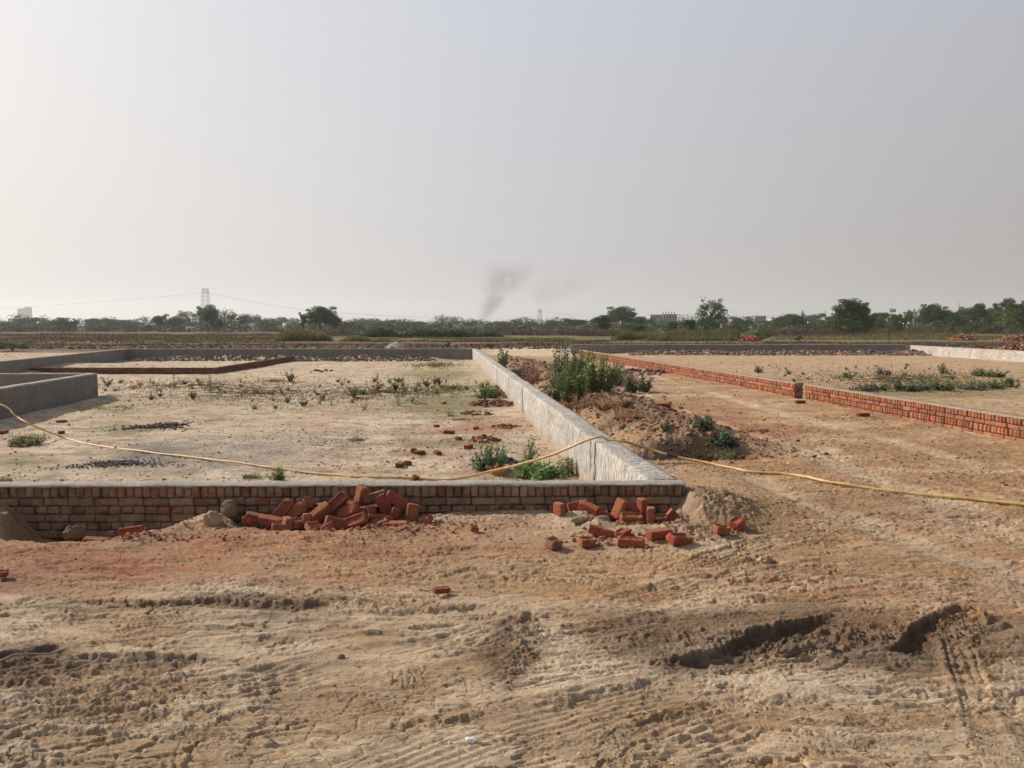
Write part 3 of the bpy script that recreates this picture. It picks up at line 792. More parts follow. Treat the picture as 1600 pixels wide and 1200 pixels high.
cement_wall((F0[0], YFAR), (26.4, YFAR), ZR + .05, -.6, .23, 'long dark grey far wall behind the stepped red brick wall', 1)
cement_wall((G1[0], G1[1] - .1), (G0[0] + .3 * (G0[0] - G1[0]) / 1, G0[1] - .3 * (G1[1] - G0[1])), ZR, -.7, .25, 'pale slurry-coated wall lit by the sun at the far right', 1, M_white, amp=.012)

# low red brick wall inside the left plot, an L
mbz = -.13
C0 = at_z(-420, 574, mbz); C1 = at_z(338, 574.5, mbz); C2 = at_z(466, 555.5, mbz)
r = empty('low_brick_wall', (C1[0], C1[1], 0)); tag(r, 'low L-shaped dark red brick wall in shade inside the left plot', 'wall')
pi = Matrix.Translation((-C1[0], -C1[1], 0))
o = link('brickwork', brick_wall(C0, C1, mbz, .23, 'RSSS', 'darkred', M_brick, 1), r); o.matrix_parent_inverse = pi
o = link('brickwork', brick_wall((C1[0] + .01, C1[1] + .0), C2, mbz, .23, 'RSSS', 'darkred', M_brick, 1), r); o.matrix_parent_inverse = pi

# right red brick wall in two lengths
ygA = at_z(1245, 598, ZR)[1]; ygB = at_z(1262, 600.5, ZR)[1]
def red_wall(y0, y1, zt, label, crs):
    # the visible face looks left; travel from far to near so that `side` is to the right plot
    p, q = (xr(y1), y1), (xr(y0), y0)
    r = empty('red_brick_wall', (xr(y0), y0, 0)); tag(r, label, 'wall'); pi = Matrix.Translation((-xr(y0), -y0, 0))
    o = link('brickwork', brick_wall(p, q, zt - .012, .23, crs, 'red', M_brick, 1), r); o.matrix_parent_inverse = pi
    o = link('coping', strip_grid('coping', p, q, zt - .012, .012, .23, M_cap, int((y1 - y0) / .05) + 10, .012, 6, .010), r); o.matrix_parent_inverse = pi
red_wall(7.2, ygB, ZR, 'bright red brick wall with a cement top, nearer length reaching the right edge', 'RSRS')
red_wall(ygA, RB1[1], ZR - .01, 'bright red brick wall with a cement top, farther length running to the grey far wall', 'RSRS')
# field bund wall far right (low dark brick line)
cement_wall((9, 60.0), (60, 60.5), .22, -.5, .3, 'low dark wall line in the field beyond the right plots', 1, top_mat=False)

# ------------------------------------------------------------------ loose bricks
def loose_brick_mesh(kind, seed):
    """subdivided box so it can be chipped, with a frog sunk in one face (top, +z)"""
    rs = np.random.default_rng(seed)
    L, T, H = .23, .11, .075
    nx, ny, nz = 14, 8, 5
    if kind == 'half': L = .125; nx = 9
    V = []; F = []; idx = {}
    def vid(i, j, k):
        if (i, j, k) not in idx:
            idx[(i, j, k)] = len(V); V.append((L * (i / nx - .5), T * (j / ny - .5), H * (k / nz - .5)))
        return idx[(i, j, k)]
    for i in range(nx):
        for j in range(ny):
            F.append((vid(i, j, 0), vid(i, j + 1, 0), vid(i + 1, j + 1, 0), vid(i + 1, j, 0)))
            F.append((vid(i, j, nz), vid(i + 1, j, nz), vid(i + 1, j + 1, nz), vid(i, j + 1, nz)))
        for k in range(nz):
            F.append((vid(i, 0, k), vid(i + 1, 0, k), vid(i + 1, 0, k + 1), vid(i, 0, k + 1)))
            F.append((vid(i, ny, k), vid(i, ny, k + 1), vid(i + 1, ny, k + 1), vid(i + 1, ny, k)))
    for j in range(ny):
        for k in range(nz):
            F.append((vid(0, j, k), vid(0, j, k + 1), vid(0, j + 1, k + 1), vid(0, j + 1, k)))
            F.append((vid(nx, j, k), vid(nx, j + 1, k), vid(nx, j + 1, k + 1), vid(nx, j, k + 1)))
    V = np.array(V)
    # frog
    top = V[:, 2] > H / 2 - 1e-5
    u = np.abs(V[:, 0]) / (L / 2); v = np.abs(V[:, 1]) / (T / 2)
    frog = top & (u < .80) & (v < .62) if kind != 'plain' else np.zeros(len(V), bool)
    V[frog, 2] -= .016
    # round the edges
    c = np.sign(V) * np.array((L, T, H)) / 2 * .93
    q = np.abs(V) > np.array((L, T, H)) / 2 * .90
    e = q.sum(1) >= 2
    V[e] -= np.sign(V[e]) * q[e] * .0035
    if kind in ('half', 'broken'):       # rough broken end
        end = V[:, 0] > L * .30
        amt = rs.uniform(.0, .035, 1)[0] + .02
        k = fbm(V[:, 1] * 22 + seed, V[:, 2] * 26, 3, seed)
        V[end, 0] -= (V[end, 0] - L * .28) * (amt * 8 * np.abs(k[end]) + .25)
        V[end, 0] -= .25 * np.maximum(0, V[end, 2]) * (1 if seed % 2 else -1)
    if kind == 'chipped':
        s = V[:, 0] / L + V[:, 2] / H * .5 + V[:, 1] / T * .6
        m = s > .75
        V[m] *= (1 - .35 * (s[m] - .75))[:, None]
    cc_ = np.array([(sx, sy, sz) for sx in (-1, 1) for sy in (-1, 1) for sz in (-1, 1)]) * np.array((L, T, H)) / 2
    for ci in rs.choice(8, 3, replace=False):          # knocked-off corners
        dd = np.linalg.norm(V - cc_[ci], axis=1); rr_ = rs.uniform(.018, .045) * (.6 if kind == 'half' else 1); m_ = dd < rr_
        V[m_] -= (cc_[ci] / np.linalg.norm(cc_[ci])) * ((rr_ - dd[m_]) * rs.uniform(.35, .8))[:, None]
    nn = np.stack([vnoise(V[:, 0] * 40 + 3 * a + seed, V[:, 1] * 40 + V[:, 2] * 55, seed + a) for a in range(3)], 1)
    V = V + nn * .0028
    col = np.tile(np.array((.255, .075, .043)), (len(V), 1)) * (1 + .18 * vnoise(V[:, 0] * 14 + seed, V[:, 1] * 14, seed)[:, None])
    if kind in ('half', 'broken'): col[V[:, 0] > L * .22] *= (1.25, 1.0, .9)
    return mesh('loose_brick', V, np.array(F), M_loose, col, False)
def loose_mat():
    m, t, b = newmat('loose_brick'); at = N(t, 'ShaderNodeVertexColor', layer_name='Col'); v = coords(t); oi = N(t, 'ShaderNodeObjectInfo')
    n = noise(t, 70, 5, .7, v); n2 = noise(t, 14, 5, .7, v)
    mm = N(t, 'ShaderNodeVectorMath', operation='MULTIPLY'); t.links.new(at.outputs[0], mm.inputs[0]); t.links.new(oi.outputs['Color'], mm.inputs[1])
    c = mulcol(t, mm.outputs[0], mapr(t, n.outputs[0], .3, .7, .7, 1.3))
    d = mapr(t, n2.outputs[0], .50, .72, 0, .6)
    # dust settles on faces that look up
    ge = N(t, 'ShaderNodeNewGeometry'); sp = N(t, 'ShaderNodeSeparateXYZ'); t.links.new(ge.outputs['Normal'], sp.inputs[0])
    up = mapr(t, sp.outputs['Z'], .5, .98, 0, .3); ad = N(t, 'ShaderNodeMath', operation='ADD', use_clamp=True)
    t.links.new(d, ad.inputs[0]); t.links.new(up, ad.inputs[1])
    c = mixc(t, ad.outputs[0], c, (.33, .185, .115)); t.links.new(c, b.inputs['Base Color'])
    bump(t, b, n.outputs[0], .7, .004)
    return m
M_loose = loose_mat()
BM = {k: [loose_brick_mesh(k, s) for s in ss_] for k, ss_ in (('whole', (1, 2, 11)), ('plain', (3, 12, 13, 14)), ('half', (4, 5, 15, 16)), ('broken', (6, 7, 17)), ('chipped', (8, 9)))}
ORI = {'S': (0, 0, 0), 'H': (0, 0, 90), 'F': (90, 0, 0), 'U': (0, 90, 0), 'V': (0, 90, 90), 'E': (90, 0, 90), 'B': (-90, 0, 0)}
def brick(px, py, d, ori='S', roll=0, yaw=0, tilt=0, kind='whole', col=(1, 1, 1), label=None, group=None, scale=1, z=None, sink=0):
    x, zz = at_d(px, py, d)
    if z is None: z = zz
    if z == 'g': z = GZ(x, d) + .03 - sink
    o = link('brick', random.choice(BM[kind]), loc=(x, d, z))
    m = Euler((0, R(roll), 0)).to_matrix() @ Euler((R(tilt), 0, R(yaw))).to_matrix() @ Euler([R(a) for a in ORI[ori]]).to_matrix()
    o.rotation_euler = m.to_euler(); scale *= .93; o.scale = (scale * rng.uniform(.93, 1.04), scale * rng.uniform(.93, 1.04), scale * rng.uniform(.93, 1.04)); o.color = (*col, 1)
    tag(o, label, 'brick', group)
    return o
PG = 'red bricks heaped against the front wall'
PL = 'plain dark red brick lying among the others of the big heap by the front wall'
pile = [  # px, py, depth, orientation, roll, yaw, tilt, kind, label
 (403, 809, 6.62, 'S', 14, 10, 0, 'plain', 'leftmost brick of the big heap, lying low'),
 (424, 814, 6.58, 'S', 8, -6, 8, 'plain', 'second brick from the left end of the big heap, nearly flat'),
 (442, 797, 6.66, 'F', -48, 8, -10, 'plain', 'brick leaning steeply up to the right near the left end of the big heap'),
 (461, 801, 6.66, 'F', -36, 0, -25, 'plain', 'brick tilted up to the right between the steep one and the hollow-faced one'), (481, 787, 6.76, 'E', -8, 20, -20, 'plain', 'dark brick standing highest at the left shoulder of the big heap'),
 (479, 811, 6.56, 'E', 4, 18, -10, 'half', 'upright square-faced half brick left of the middle of the big heap'),
 (501, 801, 6.60, 'B', -38, 14, 46, 'whole', 'brick with its hollow face and pale lower edge left of the topmost pile bricks'),
 (527, 785, 6.66, 'F', -42, 20, -28, 'chipped', 'large tilted brick standing diamond-wise at the top middle of the big heap'),
 (544, 799, 6.62, 'F', -30, -14, -35, 'plain', 'flat-faced brick under the large diamond-wise one in the big heap'),
 (563, 777, 6.72, 'U', 6, 40, 14, 'broken', 'broken brick with a pale pointed top sticking up from the big heap'),
 (585, 776, 6.72, 'S', -14, 24, -4, 'plain', 'flat brick at the top right of the big heap beside the pointed one'),
 (620, 782, 6.72, 'F', 33, 10, -16, 'plain', 'brick sliding down to the right at the top right of the big heap'),
 (600, 790, 6.68, 'F', 62, 0, -18, 'plain', 'narrow brick propped nearly upright between the two top right bricks'), (581, 798, 6.62, 'E', -6, 12, -12, 'plain', 'brick end facing out in the middle right of the big heap'), (566, 797, 6.66, 'S', -12, 30, 5, 'plain', 'brick just under the pale pointed one'),
 (615, 802, 6.64, 'E', 28, 10, -20, 'plain', 'brick end tilted right beneath the sliding brick'),
 (643, 806, 6.60, 'V', 12, 16, -8, 'plain', 'upright squarish brick at the right end of the big heap'),
 (666, 812, 6.55, 'S', -10, -12, 4, 'half', 'small pale brick piece lying at the far right end of the big heap'),
 (595, 810, 6.55, 'S', 8, 8, -5, 'plain', 'level brick under the propped narrow one'),
 (556, 814, 6.46, 'S', -22, -16, 52, 'whole', 'brick with its open hollow facing out, low in the middle of the big heap'),
 (527, 818, 6.48, 'F', 20, 22, -22, 'plain', 'dark leaning brick left of the open hollow one'), (510, 823, 6.42, 'S', -28, 34, 10, 'half', 'short slanting piece at the very front of the big heap, left of centre'),
 (489, 824, 6.40, 'S', 10, 40, 20, 'half', 'half brick with pale edges at the foot of the big heap'),
 (588, 821, 6.42, 'S', -16, 24, 12, 'broken', 'broken brick at the foot of the big heap right of the open hollow one'), (617, 821, 6.42, 'S', 0, 4, 0, 'plain', 'brick lying level at the foot of the big heap, right side'),
 (449, 819, 6.46, 'U', 8, 34, 0, 'half', 'short pale-faced brick standing at the foot of the big heap, left side'),
 (436, 823, 6.44, 'S', 6, 20, 0, 'half', 'little level piece at the front left foot of the big heap'), (463, 817, 6.52, 'S', 4, 60, 10, 'half', None),
 (520, 803, 6.72, 'F', 10, 0, -30, 'plain', None), (495, 815, 6.7, 'S', -4, 30, 0, 'plain', None), (540, 818, 6.7, 'S', 5, 80, 0, 'plain', None), (575, 812, 6.7, 'S', 3, 50, 10, 'plain', None),
 (605, 818, 6.68, 'S', -6, 70, 0, 'plain', None), (630, 818, 6.6, 'S', 6, 30, 0, 'plain', None), (470, 812, 6.74, 'S', 0, 10, 0, 'plain', None), (550, 790, 6.78, 'S', 12, 20, 0, 'plain', None), (590, 795, 6.8, 'S', 0, 0, 0, 'plain', None), (512, 792, 6.8, 'S', 0, 20, 0, 'plain', None),
]
for i, (a, b, d, ori, ro, ya, ti, kd, lb) in enumerate(pile):
    k = rng.uniform(.78, 1.12); c = (k * rng.uniform(.75, 1.1), k * rng.uniform(.82, 1.2), k * rng.uniform(.9, 1.15))
    if kd == 'half' or 'pale' in (lb or ''): c = (1.15, 1.5, 1.5)
    brick(a, b, d, ori, ro, ya, ti, kd, c, lb or PL, PG)
CG = 'bricks lying by the right end of the front wall'
cl = [
 (874, 795, 6.62, 'U', 0, 40, 0, 'half', (1.1, 1.2, 1.1), 'leftmost brick of the group by the wall end, a squarish block standing up'),
 (904, 791, 6.72, 'F', -10, 10, -14, 'plain', (.9, .85, .9), 'brick tilted against the wall second from left in the group by the wall end'),
 (921, 795, 6.62, 'B', 20, -30, 30, 'broken', (1.2, 1.2, 1.2), 'broken brick with a bright left edge behind the small dirt mound'),
 (941, 803, 6.60, 'S', 14, 10, 0, 'half', (.9, .9, .9), 'small red fragment right of the small dirt mound'),
 (967, 796, 6.62, 'U', 22, 40, 0, 'broken', (1.3, 1.6, 1.5), 'pale-edged brick leaning to the right in the group by the wall end'),
 (984, 794, 6.66, 'S', 28, 16, 20, 'plain', (.85, .85, .85), 'dark brick sloping down right between two standing bricks at the wall end'),
 (1004, 795, 6.66, 'U', -8, 20, 8, 'broken', (.95, .9, .9), 'broken red brick standing up behind the square-faced brick'),
 (986, 809, 6.50, 'S', 3, 6, 20, 'whole', (1.05, 1.2, 1.1), 'brick lying level with its hollow side out in front of the leaning ones'),
 (1017, 810, 6.46, 'V', 4, 80, -6, 'plain', (.95, 1.1, 1.2), 'upright brick with its square flat face to the viewer near the wall end'),
 (985, 819, 6.48, 'S', -2, -4, 0, 'plain', (.8, .8, .8), 'lowest dark brick under the level one at the wall end'),
 (1033, 813, 6.5, 'S', -8, 14, 0, 'half', (.9, .85, .85), 'small dark brick in the hollow at the foot of the wall end'),
 (1050, 806, 6.56, 'F', -48, 10, 0, 'half', (1, .95, 1), 'rightmost leaning brick at the foot of the wall end'),
 (940, 837, None, 'S', 14, -18, -8, 'plain', (.95, .85, .85), 'long whole brick lying aslant below the dusty stone'),
 (918, 854, None, 'S', 4, 14, 0, 'half', (1.0, .9, .9), 'half brick with a hollow broken top, nearest of the scattered ones'),
 (988, 854, None, 'S', 0, -14, 0, 'broken', (1.05, .95, .9), 'dark-faced brick with a bright crumbling red left end'),
 (1030, 841, None, 'S', -2, 20, 0, 'plain', (1.0, .95, .9), 'brick with a bright left end behind the two nearest whole bricks'),
 (1061, 852, None, 'S', 12, 32, 6, 'whole', (1.05, .9, .85), 'large cracked brick with a deep hollow, rightmost of the scattered ones'),
 (865, 857, None, 'S', 6, 40, 6, 'half', (.95, 1.7, 2.0), 'dusty tan half brick apart to the left of the scattered ones'),
 (973, 841, None, 'S', -6, 50, 0, 'half', (1, .9, .9), 'small brick end between the long brick and the crumbling one'),
 (1152, 824, None, 'S', -20, 40, 20, 'half', (1.15, .95, .85), 'bright red broken brick at the foot of the dirt mound on the right'),
 (1128, 838, None, 'S', 10, 10, 0, 'half', (.95, 1.1, 1.1), 'small dusty brick lump between the dirt mound and the bright red piece'),
 (742, 832, None, 'S', 4, 10, 0, 'half', (1.1, .9, .85), 'small lone red fragment on the dirt below the middle of the front wall'),
 (4, 905, None, 'S', 0, 20, 0, 'half', (.75, .8, .8), 'dark red brick piece at the very left edge of the foreground'),
 (690, 933, None, 'S', 8, 34, 6, 'plain', (.8, .85, .85), 'small brown brick chip beside a twig in the foreground'),
 (205, 832, 6.55, 'F', -6, 12, -8, 'chipped', (.95, .9, .9), 'red brick block standing in the trench at the left of the wall'),
 (295, 820, 6.6, 'S', -4, 16, 10, 'half', (1.05, .9, .9), 'red brick with a pale top at the right end of the trench'),
 (150, 846, 6.5, 'S', 6, 10, 0, 'plain', (.8, .8, .8), 'brick half buried at the bottom of the trench on the left'),
 (172, 848, 6.45, 'S', -6, 30, 0, 'half', (.8, .9, .9), 'brick bit next to the half buried brick in the trench'),
 (391, 812, 6.6, 'S', 4, -20, 0, 'half', (.95, .85, .85), 'red brick bit between the round stone and the big heap'),
]
for (a, b, d, ori, ro, ya, ti, kd, c, lb) in cl:
    if d is None:
        x, d = ray_ground(a, b); z = 'g'; sc = .5 if a == 690 else 1.0 if kd != 'half' else (.62 if a < 760 else 1.0)
    else: z = None; sc = .95
    o = brick(a, b, d, ori, ro, ya, ti, kd, c, lb, CG if 860 < a < 1100 else 'single bricks lying about', z=z, scale=sc, sink=-.006)
# bricks on the left plot floor
for (a, b, kd, lb) in ((693, 629, 'plain', 'dark brick alone below the green weeds in the left plot'), (682, 664, 'half', 'dark brick highest of the three in a slanting row on the left plot'),
        (702, 675, 'plain', 'middle dark brick of the slanting row of three on the left plot'), (716, 686, 'half', 'lowest dark brick of the slanting row of three on the left plot'),
        (732, 700, 'plain', 'dark brick just left of the dark green weed clump'), (646, 706, 'half', 'left brick of the pair lying together in the left plot'), (656, 709, 'plain', 'right brick of the pair lying together in the left plot'),
        (683, 708, 'chipped', 'flat crumbled brick right of the pair in the left plot'), (625, 728, 'plain', 'dark brick above the yellow hose behind the front wall'), (637, 725, 'half', 'brick touching the right side of the dark one above the hose'),
        (649, 747, 'half', 'black stone-like brick just behind the wall coping where the hose dips'), (744, 669, 'plain', 'dark brick above the mid rubble heap in the left plot'),
        (495, 580, 'plain', 'first from the left of four dark bricks in the far left plot'), (502, 581, 'half', 'second from the left of four dark bricks in the far left plot'),
        (509, 579, 'plain', 'third from the left of four dark bricks in the far left plot'), (518, 580, 'half', 'rightmost of four dark bricks in the far left plot'),
        (96, 659, 'plain', 'red brick bit near the foot of the grey corner wall'), (96, 676, 'half', 'small upright red brick bit in front of the grey wall'), (6, 676, 'plain', 'red brick at the left edge under the grey wall')):
    x, d = at_z(a, b, ZIN + .03)
    brick(a, b, d, 'S', rng.uniform(-8, 8), rng.uniform(0, 180), 0, kd, (.6, .62, .65) if a < 740 and b > 570 and a > 400 else (.85, .8, .8), lb, 'bricks strewn in the left plot', z='g', scale=.95 if b > 600 else 1.2)
for (a, b, lb) in ((1035, 640, 'dark red brick on top of the earth bank'), (1265 - 15, 628, 'dark brick lying by the gap in the red wall'), (1348, 649, 'brick bits on the track below the red wall')):
    x, d = at_z(a, b, .1 if a == 1035 else .03)
    brick(a, b, d, 'S', 0, 12, 0, 'plain', (.7, .6, .6), lb, 'single bricks lying about', z='g', scale=1.4 if a == 1035 else 1.1)

# ------------------------------------------------------------------ stones and heaps
def rock_mesh(seed, sub=2, rough=.25, mat=None, col=(.36, .27, .2), flat=.7):
    import bmesh
    bm = bmesh.new(); bmesh.ops.create_icosphere(bm, subdivisions=sub, radius=1)
    V = np.array([v.co[:] for v in bm.verts]); F = np.array([[v.index for v in f.verts] for f in bm.faces]); bm.free()
    n = fbm(V[:, 0] * 1.3 + seed * 3.1, V[:, 1] * 1.3 + V[:, 2] * 2.1, 4, seed, .6)
    n2 = fbm(V[:, 2] * 1.7 + seed, V[:, 0] * 1.5 - V[:, 1], 3, seed + 5, .6)
    V = V * (1 + rough * (n * 1.5 + n2))[:, None]
    V = np.round(V * 3.0) / 3.0 * .35 + V * .65
    V[:, 2] *= flat
    return V, F
ROCKS = [rock_mesh(s, 1, .35, flat=.65) for s in range(8)]
OCT = np.array([(1, 0, 0), (0, 1, 0), (-1, 0, 0), (0, -1, 0), (0, 0, 1), (0, 0, -1)], float); OCF = np.array([(0, 1, 4), (1, 2, 4), (2, 3, 4), (3, 0, 4), (1, 0, 5), (2, 1, 5), (3, 2, 5), (0, 3, 5)])
GRIT = [(OCT * rng.uniform(.55, 1.1, (6, 1)) * (1, 1, .75) + rng.normal(0, .12, (6, 3)), OCF) for _ in range(8)]
def scatter(name, pts, sizes, cols, label, cat, rocks=None, mat=None, sink=.25, kind='stuff', smooth=False):
    rocks = rocks or ROCKS; n = len(pts); sizes = np.asarray(sizes); cols = np.asarray(cols)
    rx, ry, rz = rng.uniform(-.5, .5, n), rng.uniform(-.5, .5, n), rng.uniform(0, 6.28, n)
    cx, sx, cy, sy, cz, sz = np.cos(rx), np.sin(rx), np.cos(ry), np.sin(ry), np.cos(rz), np.sin(rz)
    M = np.stack([np.stack([cz * cy, cz * sy * sx - sz * cx, cz * sy * cx + sz * sx], 1), np.stack([sz * cy, sz * sy * sx + cz * cx, sz * sy * cx - cz * sx], 1), np.stack([-sy, cy * sx, cy * cx], 1)], 1)
    aniso = np.stack([np.ones(n), rng.uniform(.6, 1, n), rng.uniform(.6, 1, n)], 1) * sizes[:, None]
    which = rng.integers(len(rocks), size=n); VV = []; FF = []; CC = []; off = 0
    for r_, (V, F) in enumerate(rocks):
        k = np.nonzero(which == r_)[0]
        if not len(k): continue
        v = np.einsum('nij,nvj->nvi', M[k], V[None] * aniso[k][:, None, :]) + pts[k][:, None, :]
        v[:, :, 2] += (sizes[k] * (.5 - sink))[:, None]
        VV.append(v.reshape(-1, 3)); FF.append((F[None] + (np.arange(len(k)) * len(V))[:, None, None]).reshape(-1, 3) + off); off += len(k) * len(V)
        CC.append(np.repeat(cols[k], len(V), 0))
    return tag(link(name, mesh(name, np.concatenate(VV), np.concatenate(FF), mat or M_clod, np.concatenate(CC), smooth)), label, cat, None, kind)
def ptsz(xs, ys): return np.stack([xs, ys, terrain(xs, ys)], 1)
# near crumbs of dried soil, drawn by density masks
n = 90000
px_ = rng.uniform(-80, 1680, n); py_ = 830 + 400 * rng.uniform(0, 1, n) ** 1.0
P = np.array([at_z(a, b, 0) for a, b in zip(px_, py_)]); x, y = P[:, 0], P[:, 1]
dens = .010 + .16 * ss(.05, .45, fbm(x * .9, y * 1.6, 4, 30)) + .8 * blob(px_, py_, 1290, 1000, 130, 26, -8) + .8 * blob(px_, py_, 1490, 970, 70, 28) + .5 * blob(px_, py_, 805, 1010, 40, 62, 15) + .7 * blob(px_, py_, 350, 946, 330, 8) + .3 * blob(px_, py_, 300, 880, 400, 30) + .3 * blob(px_, py_, 1000, 850, 140, 25)
k = rng.uniform(0, 1, n) < dens * .45
x, y = x[k], y[k]; pts = ptsz(x, y)
sz = .0025 + .012 * rng.uniform(0, 1, len(x)) ** 7 + .010 * (blob(px_[k], py_[k], 1290, 1000, 130, 26, -8) + blob(px_[k], py_[k], 1490, 970, 60, 26)) * rng.uniform(0, 1, len(x)) ** 2
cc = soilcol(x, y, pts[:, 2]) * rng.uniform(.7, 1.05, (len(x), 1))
scatter('soil_crumbs', pts, sz, cc, 'loose crumbs of dried soil over the foreground', 'soil', GRIT + ROCKS)
# mid-range crumbs (road, bank, plot)
n = 120000
px_ = rng.uniform(-60, 1660, n); py_ = rng.uniform(556, 850, n)
x, y = at_z(px_, py_, 0); x2, y2 = at_z(px_, py_, ZIN); m = (x < xwi(y)) & (y > 7.0); x = np.where(m, x2, x); y = np.where(m, y2, y)
bankm = np.exp(-((x - xwo(y) - 1.2) / 1.0) ** 2) * (x > xwo(y)) * ss(9.3, 10.3, y)
k = rng.uniform(0, 1, n) < .10 + .30 * ss(0, .4, fbm(x * .5, y * .9, 4, 300)) + .6 * bankm + .35 * blob(px_, py_, 780, 690, 90, 40)
k &= ~((x > xwi(y) - .06) & (x < xwo(y) + .05) & (y > 6.9)) & ~((y > 6.85) & (y < 7.3) & (x < 1.7)) & ~((x > xr(y) - .05) & (x < xr(y) + .3))
k &= (x > xa(y) + .1) | (y > 22)
k &= (y < YE - .3) | (x > xwo(y)); k &= (y < 51)
x, y = x[k], y[k]; pts = ptsz(x, y)
sz = (.004 + .026 * rng.uniform(0, 1, len(x)) ** 7) * (.6 + y / 24) * (1 + .8 * bankm[k])
cc = soilcol(x, y, pts[:, 2]) * rng.uniform(.45, 1.0, (len(x), 1))
red = rng.uniform(0, 1, len(x)) < .04 + .1 * bankm[k]; cc[red] = np.array((.28, .11, .065))
scatter('soil_clods', pts, sz, cc, 'scattered clods and pebbles over the plots, track and bank', 'soil', GRIT + ROCKS[:3])
# clods on the heaps by the far walls and on the rough strip beyond them
def heap_strip(name, x0, x1, y0, y1, n, s0, s1, base, label, red=0.):
    x = rng.uniform(x0, x1, n); y = rng.uniform(y0, y1, n); pts = ptsz(x, y)
    sz = s0 + (s1 - s0) * rng.uniform(0, 1, n) ** 2.2
    cc = np.array(base)[None] * rng.uniform(.55, 1.3, (n, 1)); m = rng.uniform(0, 1, n) < red; cc[m] = np.array((.30, .13, .08))
    return scatter(name, pts, sz, cc, label, 'earth heap')
heap_strip('earth_heap', -22.5, -4.5, YE - 2.5, YE - .25, 2600, .03, .13, (.16, .122, .095), 'line of dug clods heaped along the foot of the left far wall')
heap_strip('earth_heap', 7.5, 27, YFAR - 2.9, YFAR - .3, 3600, .03, .13, (.18, .135, .105), 'line of dug clods heaped along the foot of the right far wall', .08)
heap_strip('rubble_strip', 27, 44, 39, 43.5, 700, .03, .13, (.24, .17, .125), 'broken rubble below the pale wall at the far right', .3)
heap_strip('clod_field', -60, 70, 54, 66, 9000, .04, .2, (.15, .11, .08), 'band of ploughed-up clods behind the far walls', .05)
def heap(name, px, py, zg, w, dpt, h, n, s0, s1, cols, label, cat, kind='stuff', ang=0):
    cx, cy = at_z(px, py, zg); mb = MB()
    A_ = rng.uniform(0, 6.28, n); R_ = rng.uniform(0, 1, n) ** .6 if name != 'ash_patch' else np.abs(rng.normal(0, .5, n)) * (1 + .5 * np.sin(A_ * 3 + px) + .3 * np.sin(A_ * 7)); LX = R_ * w / 2 * np.cos(A_); LY = R_ * dpt / 2 * np.sin(A_)
    XX = cx + LX * math.cos(ang) - LY * math.sin(ang); YY = cy + LX * math.sin(ang) + LY * math.cos(ang); ZZ = terrain(XX, YY)
    for i in range(n):
        r_ = R_[i]; x, y = XX[i], YY[i]
        z = ZZ[i] + h * max(0, 1 - abs(r_) ** 1.5) * rng.uniform(.3, 1.0)
        V, F = ROCKS[rng.integers(8)]; s = rng.uniform(s0, s1)
        M = np.array(Euler((rng.uniform(-.6, .6), rng.uniform(-.6, .6), rng.uniform(0, 6.28))).to_matrix())
        mb.add((V * s) @ M.T + np.array((x, y, z)), F, np.array(cols[rng.integers(len(cols))]) * rng.uniform(.7, 1.2))
    return tag(link(name, mb.me(name, M_clod)), label, cat, None, kind)
blk = [(.05, .047, .046), (.085, .078, .073), (.15, .14, .13), (.03, .03, .032), (.22, .2, .18)]
heap('ash_patch', 249, 668, ZIN, 1.5, 1.3, .06, 900, .008, .032, blk, 'small heap of black ash and charcoal on the left plot, the farther one', 'ash')
heap('ash_patch', 185, 727, ZIN, 1.9, .8, .02, 1100, .006, .020, blk + [(.16, .15, .14)] * 2, 'flat patch of black ash and grit nearer the front wall', 'ash', ang=.1)
rb = [(.25, .105, .065), (.2, .08, .05), (.30, .14, .09), (.17, .10, .07)]
heap('brick_rubble', 768, 632, ZIN, 1.25, 1.5, .14, 120, .03, .085, rb, 'heap of broken red brick beside the white wall, the farther one', 'rubble')
heap('brick_rubble', 789, 669, ZIN, .6, .5, .06, 40, .025, .06, rb, 'scatter of broken red brick beside the white wall, the middle one', 'rubble')
heap('brick_rubble', 757, 690, ZIN, .55, .6, .12, 44, .03, .07, rb, 'heap of broken dark red brick above the dark green weed clump', 'rubble')
heap('brick_rubble', 790, 723, ZIN, .45, .3, .07, 26, .03, .06, [(.06, .05, .05), (.1, .08, .075)], 'few blackened brick lumps right of the dark green weed clump', 'rubble')
heap('brick_rubble', 745, 646, ZIN, .9, .8, .05, 40, .02, .06, rb, 'thin scatter of red chips just below the farther brick heap', 'rubble')
heap('brick_rubble', 1120, 660, .15, 1.0, .6, .05, 90, .015, .04, rb, 'red brick grit strewn over the top of the earth bank', 'rubble')
heap('brick_rubble', 1170, 673, .0, 1.0, .25, .02, 80, .012, .03, rb, 'red brick grit strewn on the track beside the bank', 'rubble')
heap('brick_rubble', 1000, 578, .1, 3.2, 3.0, .15, 90, .04, .12, [(.25, .12, .09), (.2, .13, .1)], 'reddish clods between the shrubs and the red wall', 'rubble')
heap('brick_rubble', 808, 585, .1, 1.5, 6, .25, 150, .04, .12, [(.2, .11, .08), (.17, .12, .09)], 'dark reddish clods on the bank just past the white wall', 'rubble')
orng = [(.30, .135, .075), (.24, .10, .06), (.34, .17, .10), (.16, .075, .05)]
n = 2600; y = 9.7 + 26 * rng.uniform(0, 1, n) ** 1.6; off_ = rng.normal(1.3, .8, n); kk = off_ > .1; y, off_ = y[kk], off_[kk]; x = xwo(y) + off_; pts = ptsz(x, y)
sz = (.012 + .055 * rng.uniform(0, 1, len(x)) ** 4) * (.7 + y / 40); cc = np.array([(.27, .175, .11), (.19, .115, .075), (.30, .13, .08), (.15, .10, .07)])[rng.integers(4, size=len(x))] * rng.uniform(.6, 1.15, (len(x), 1))
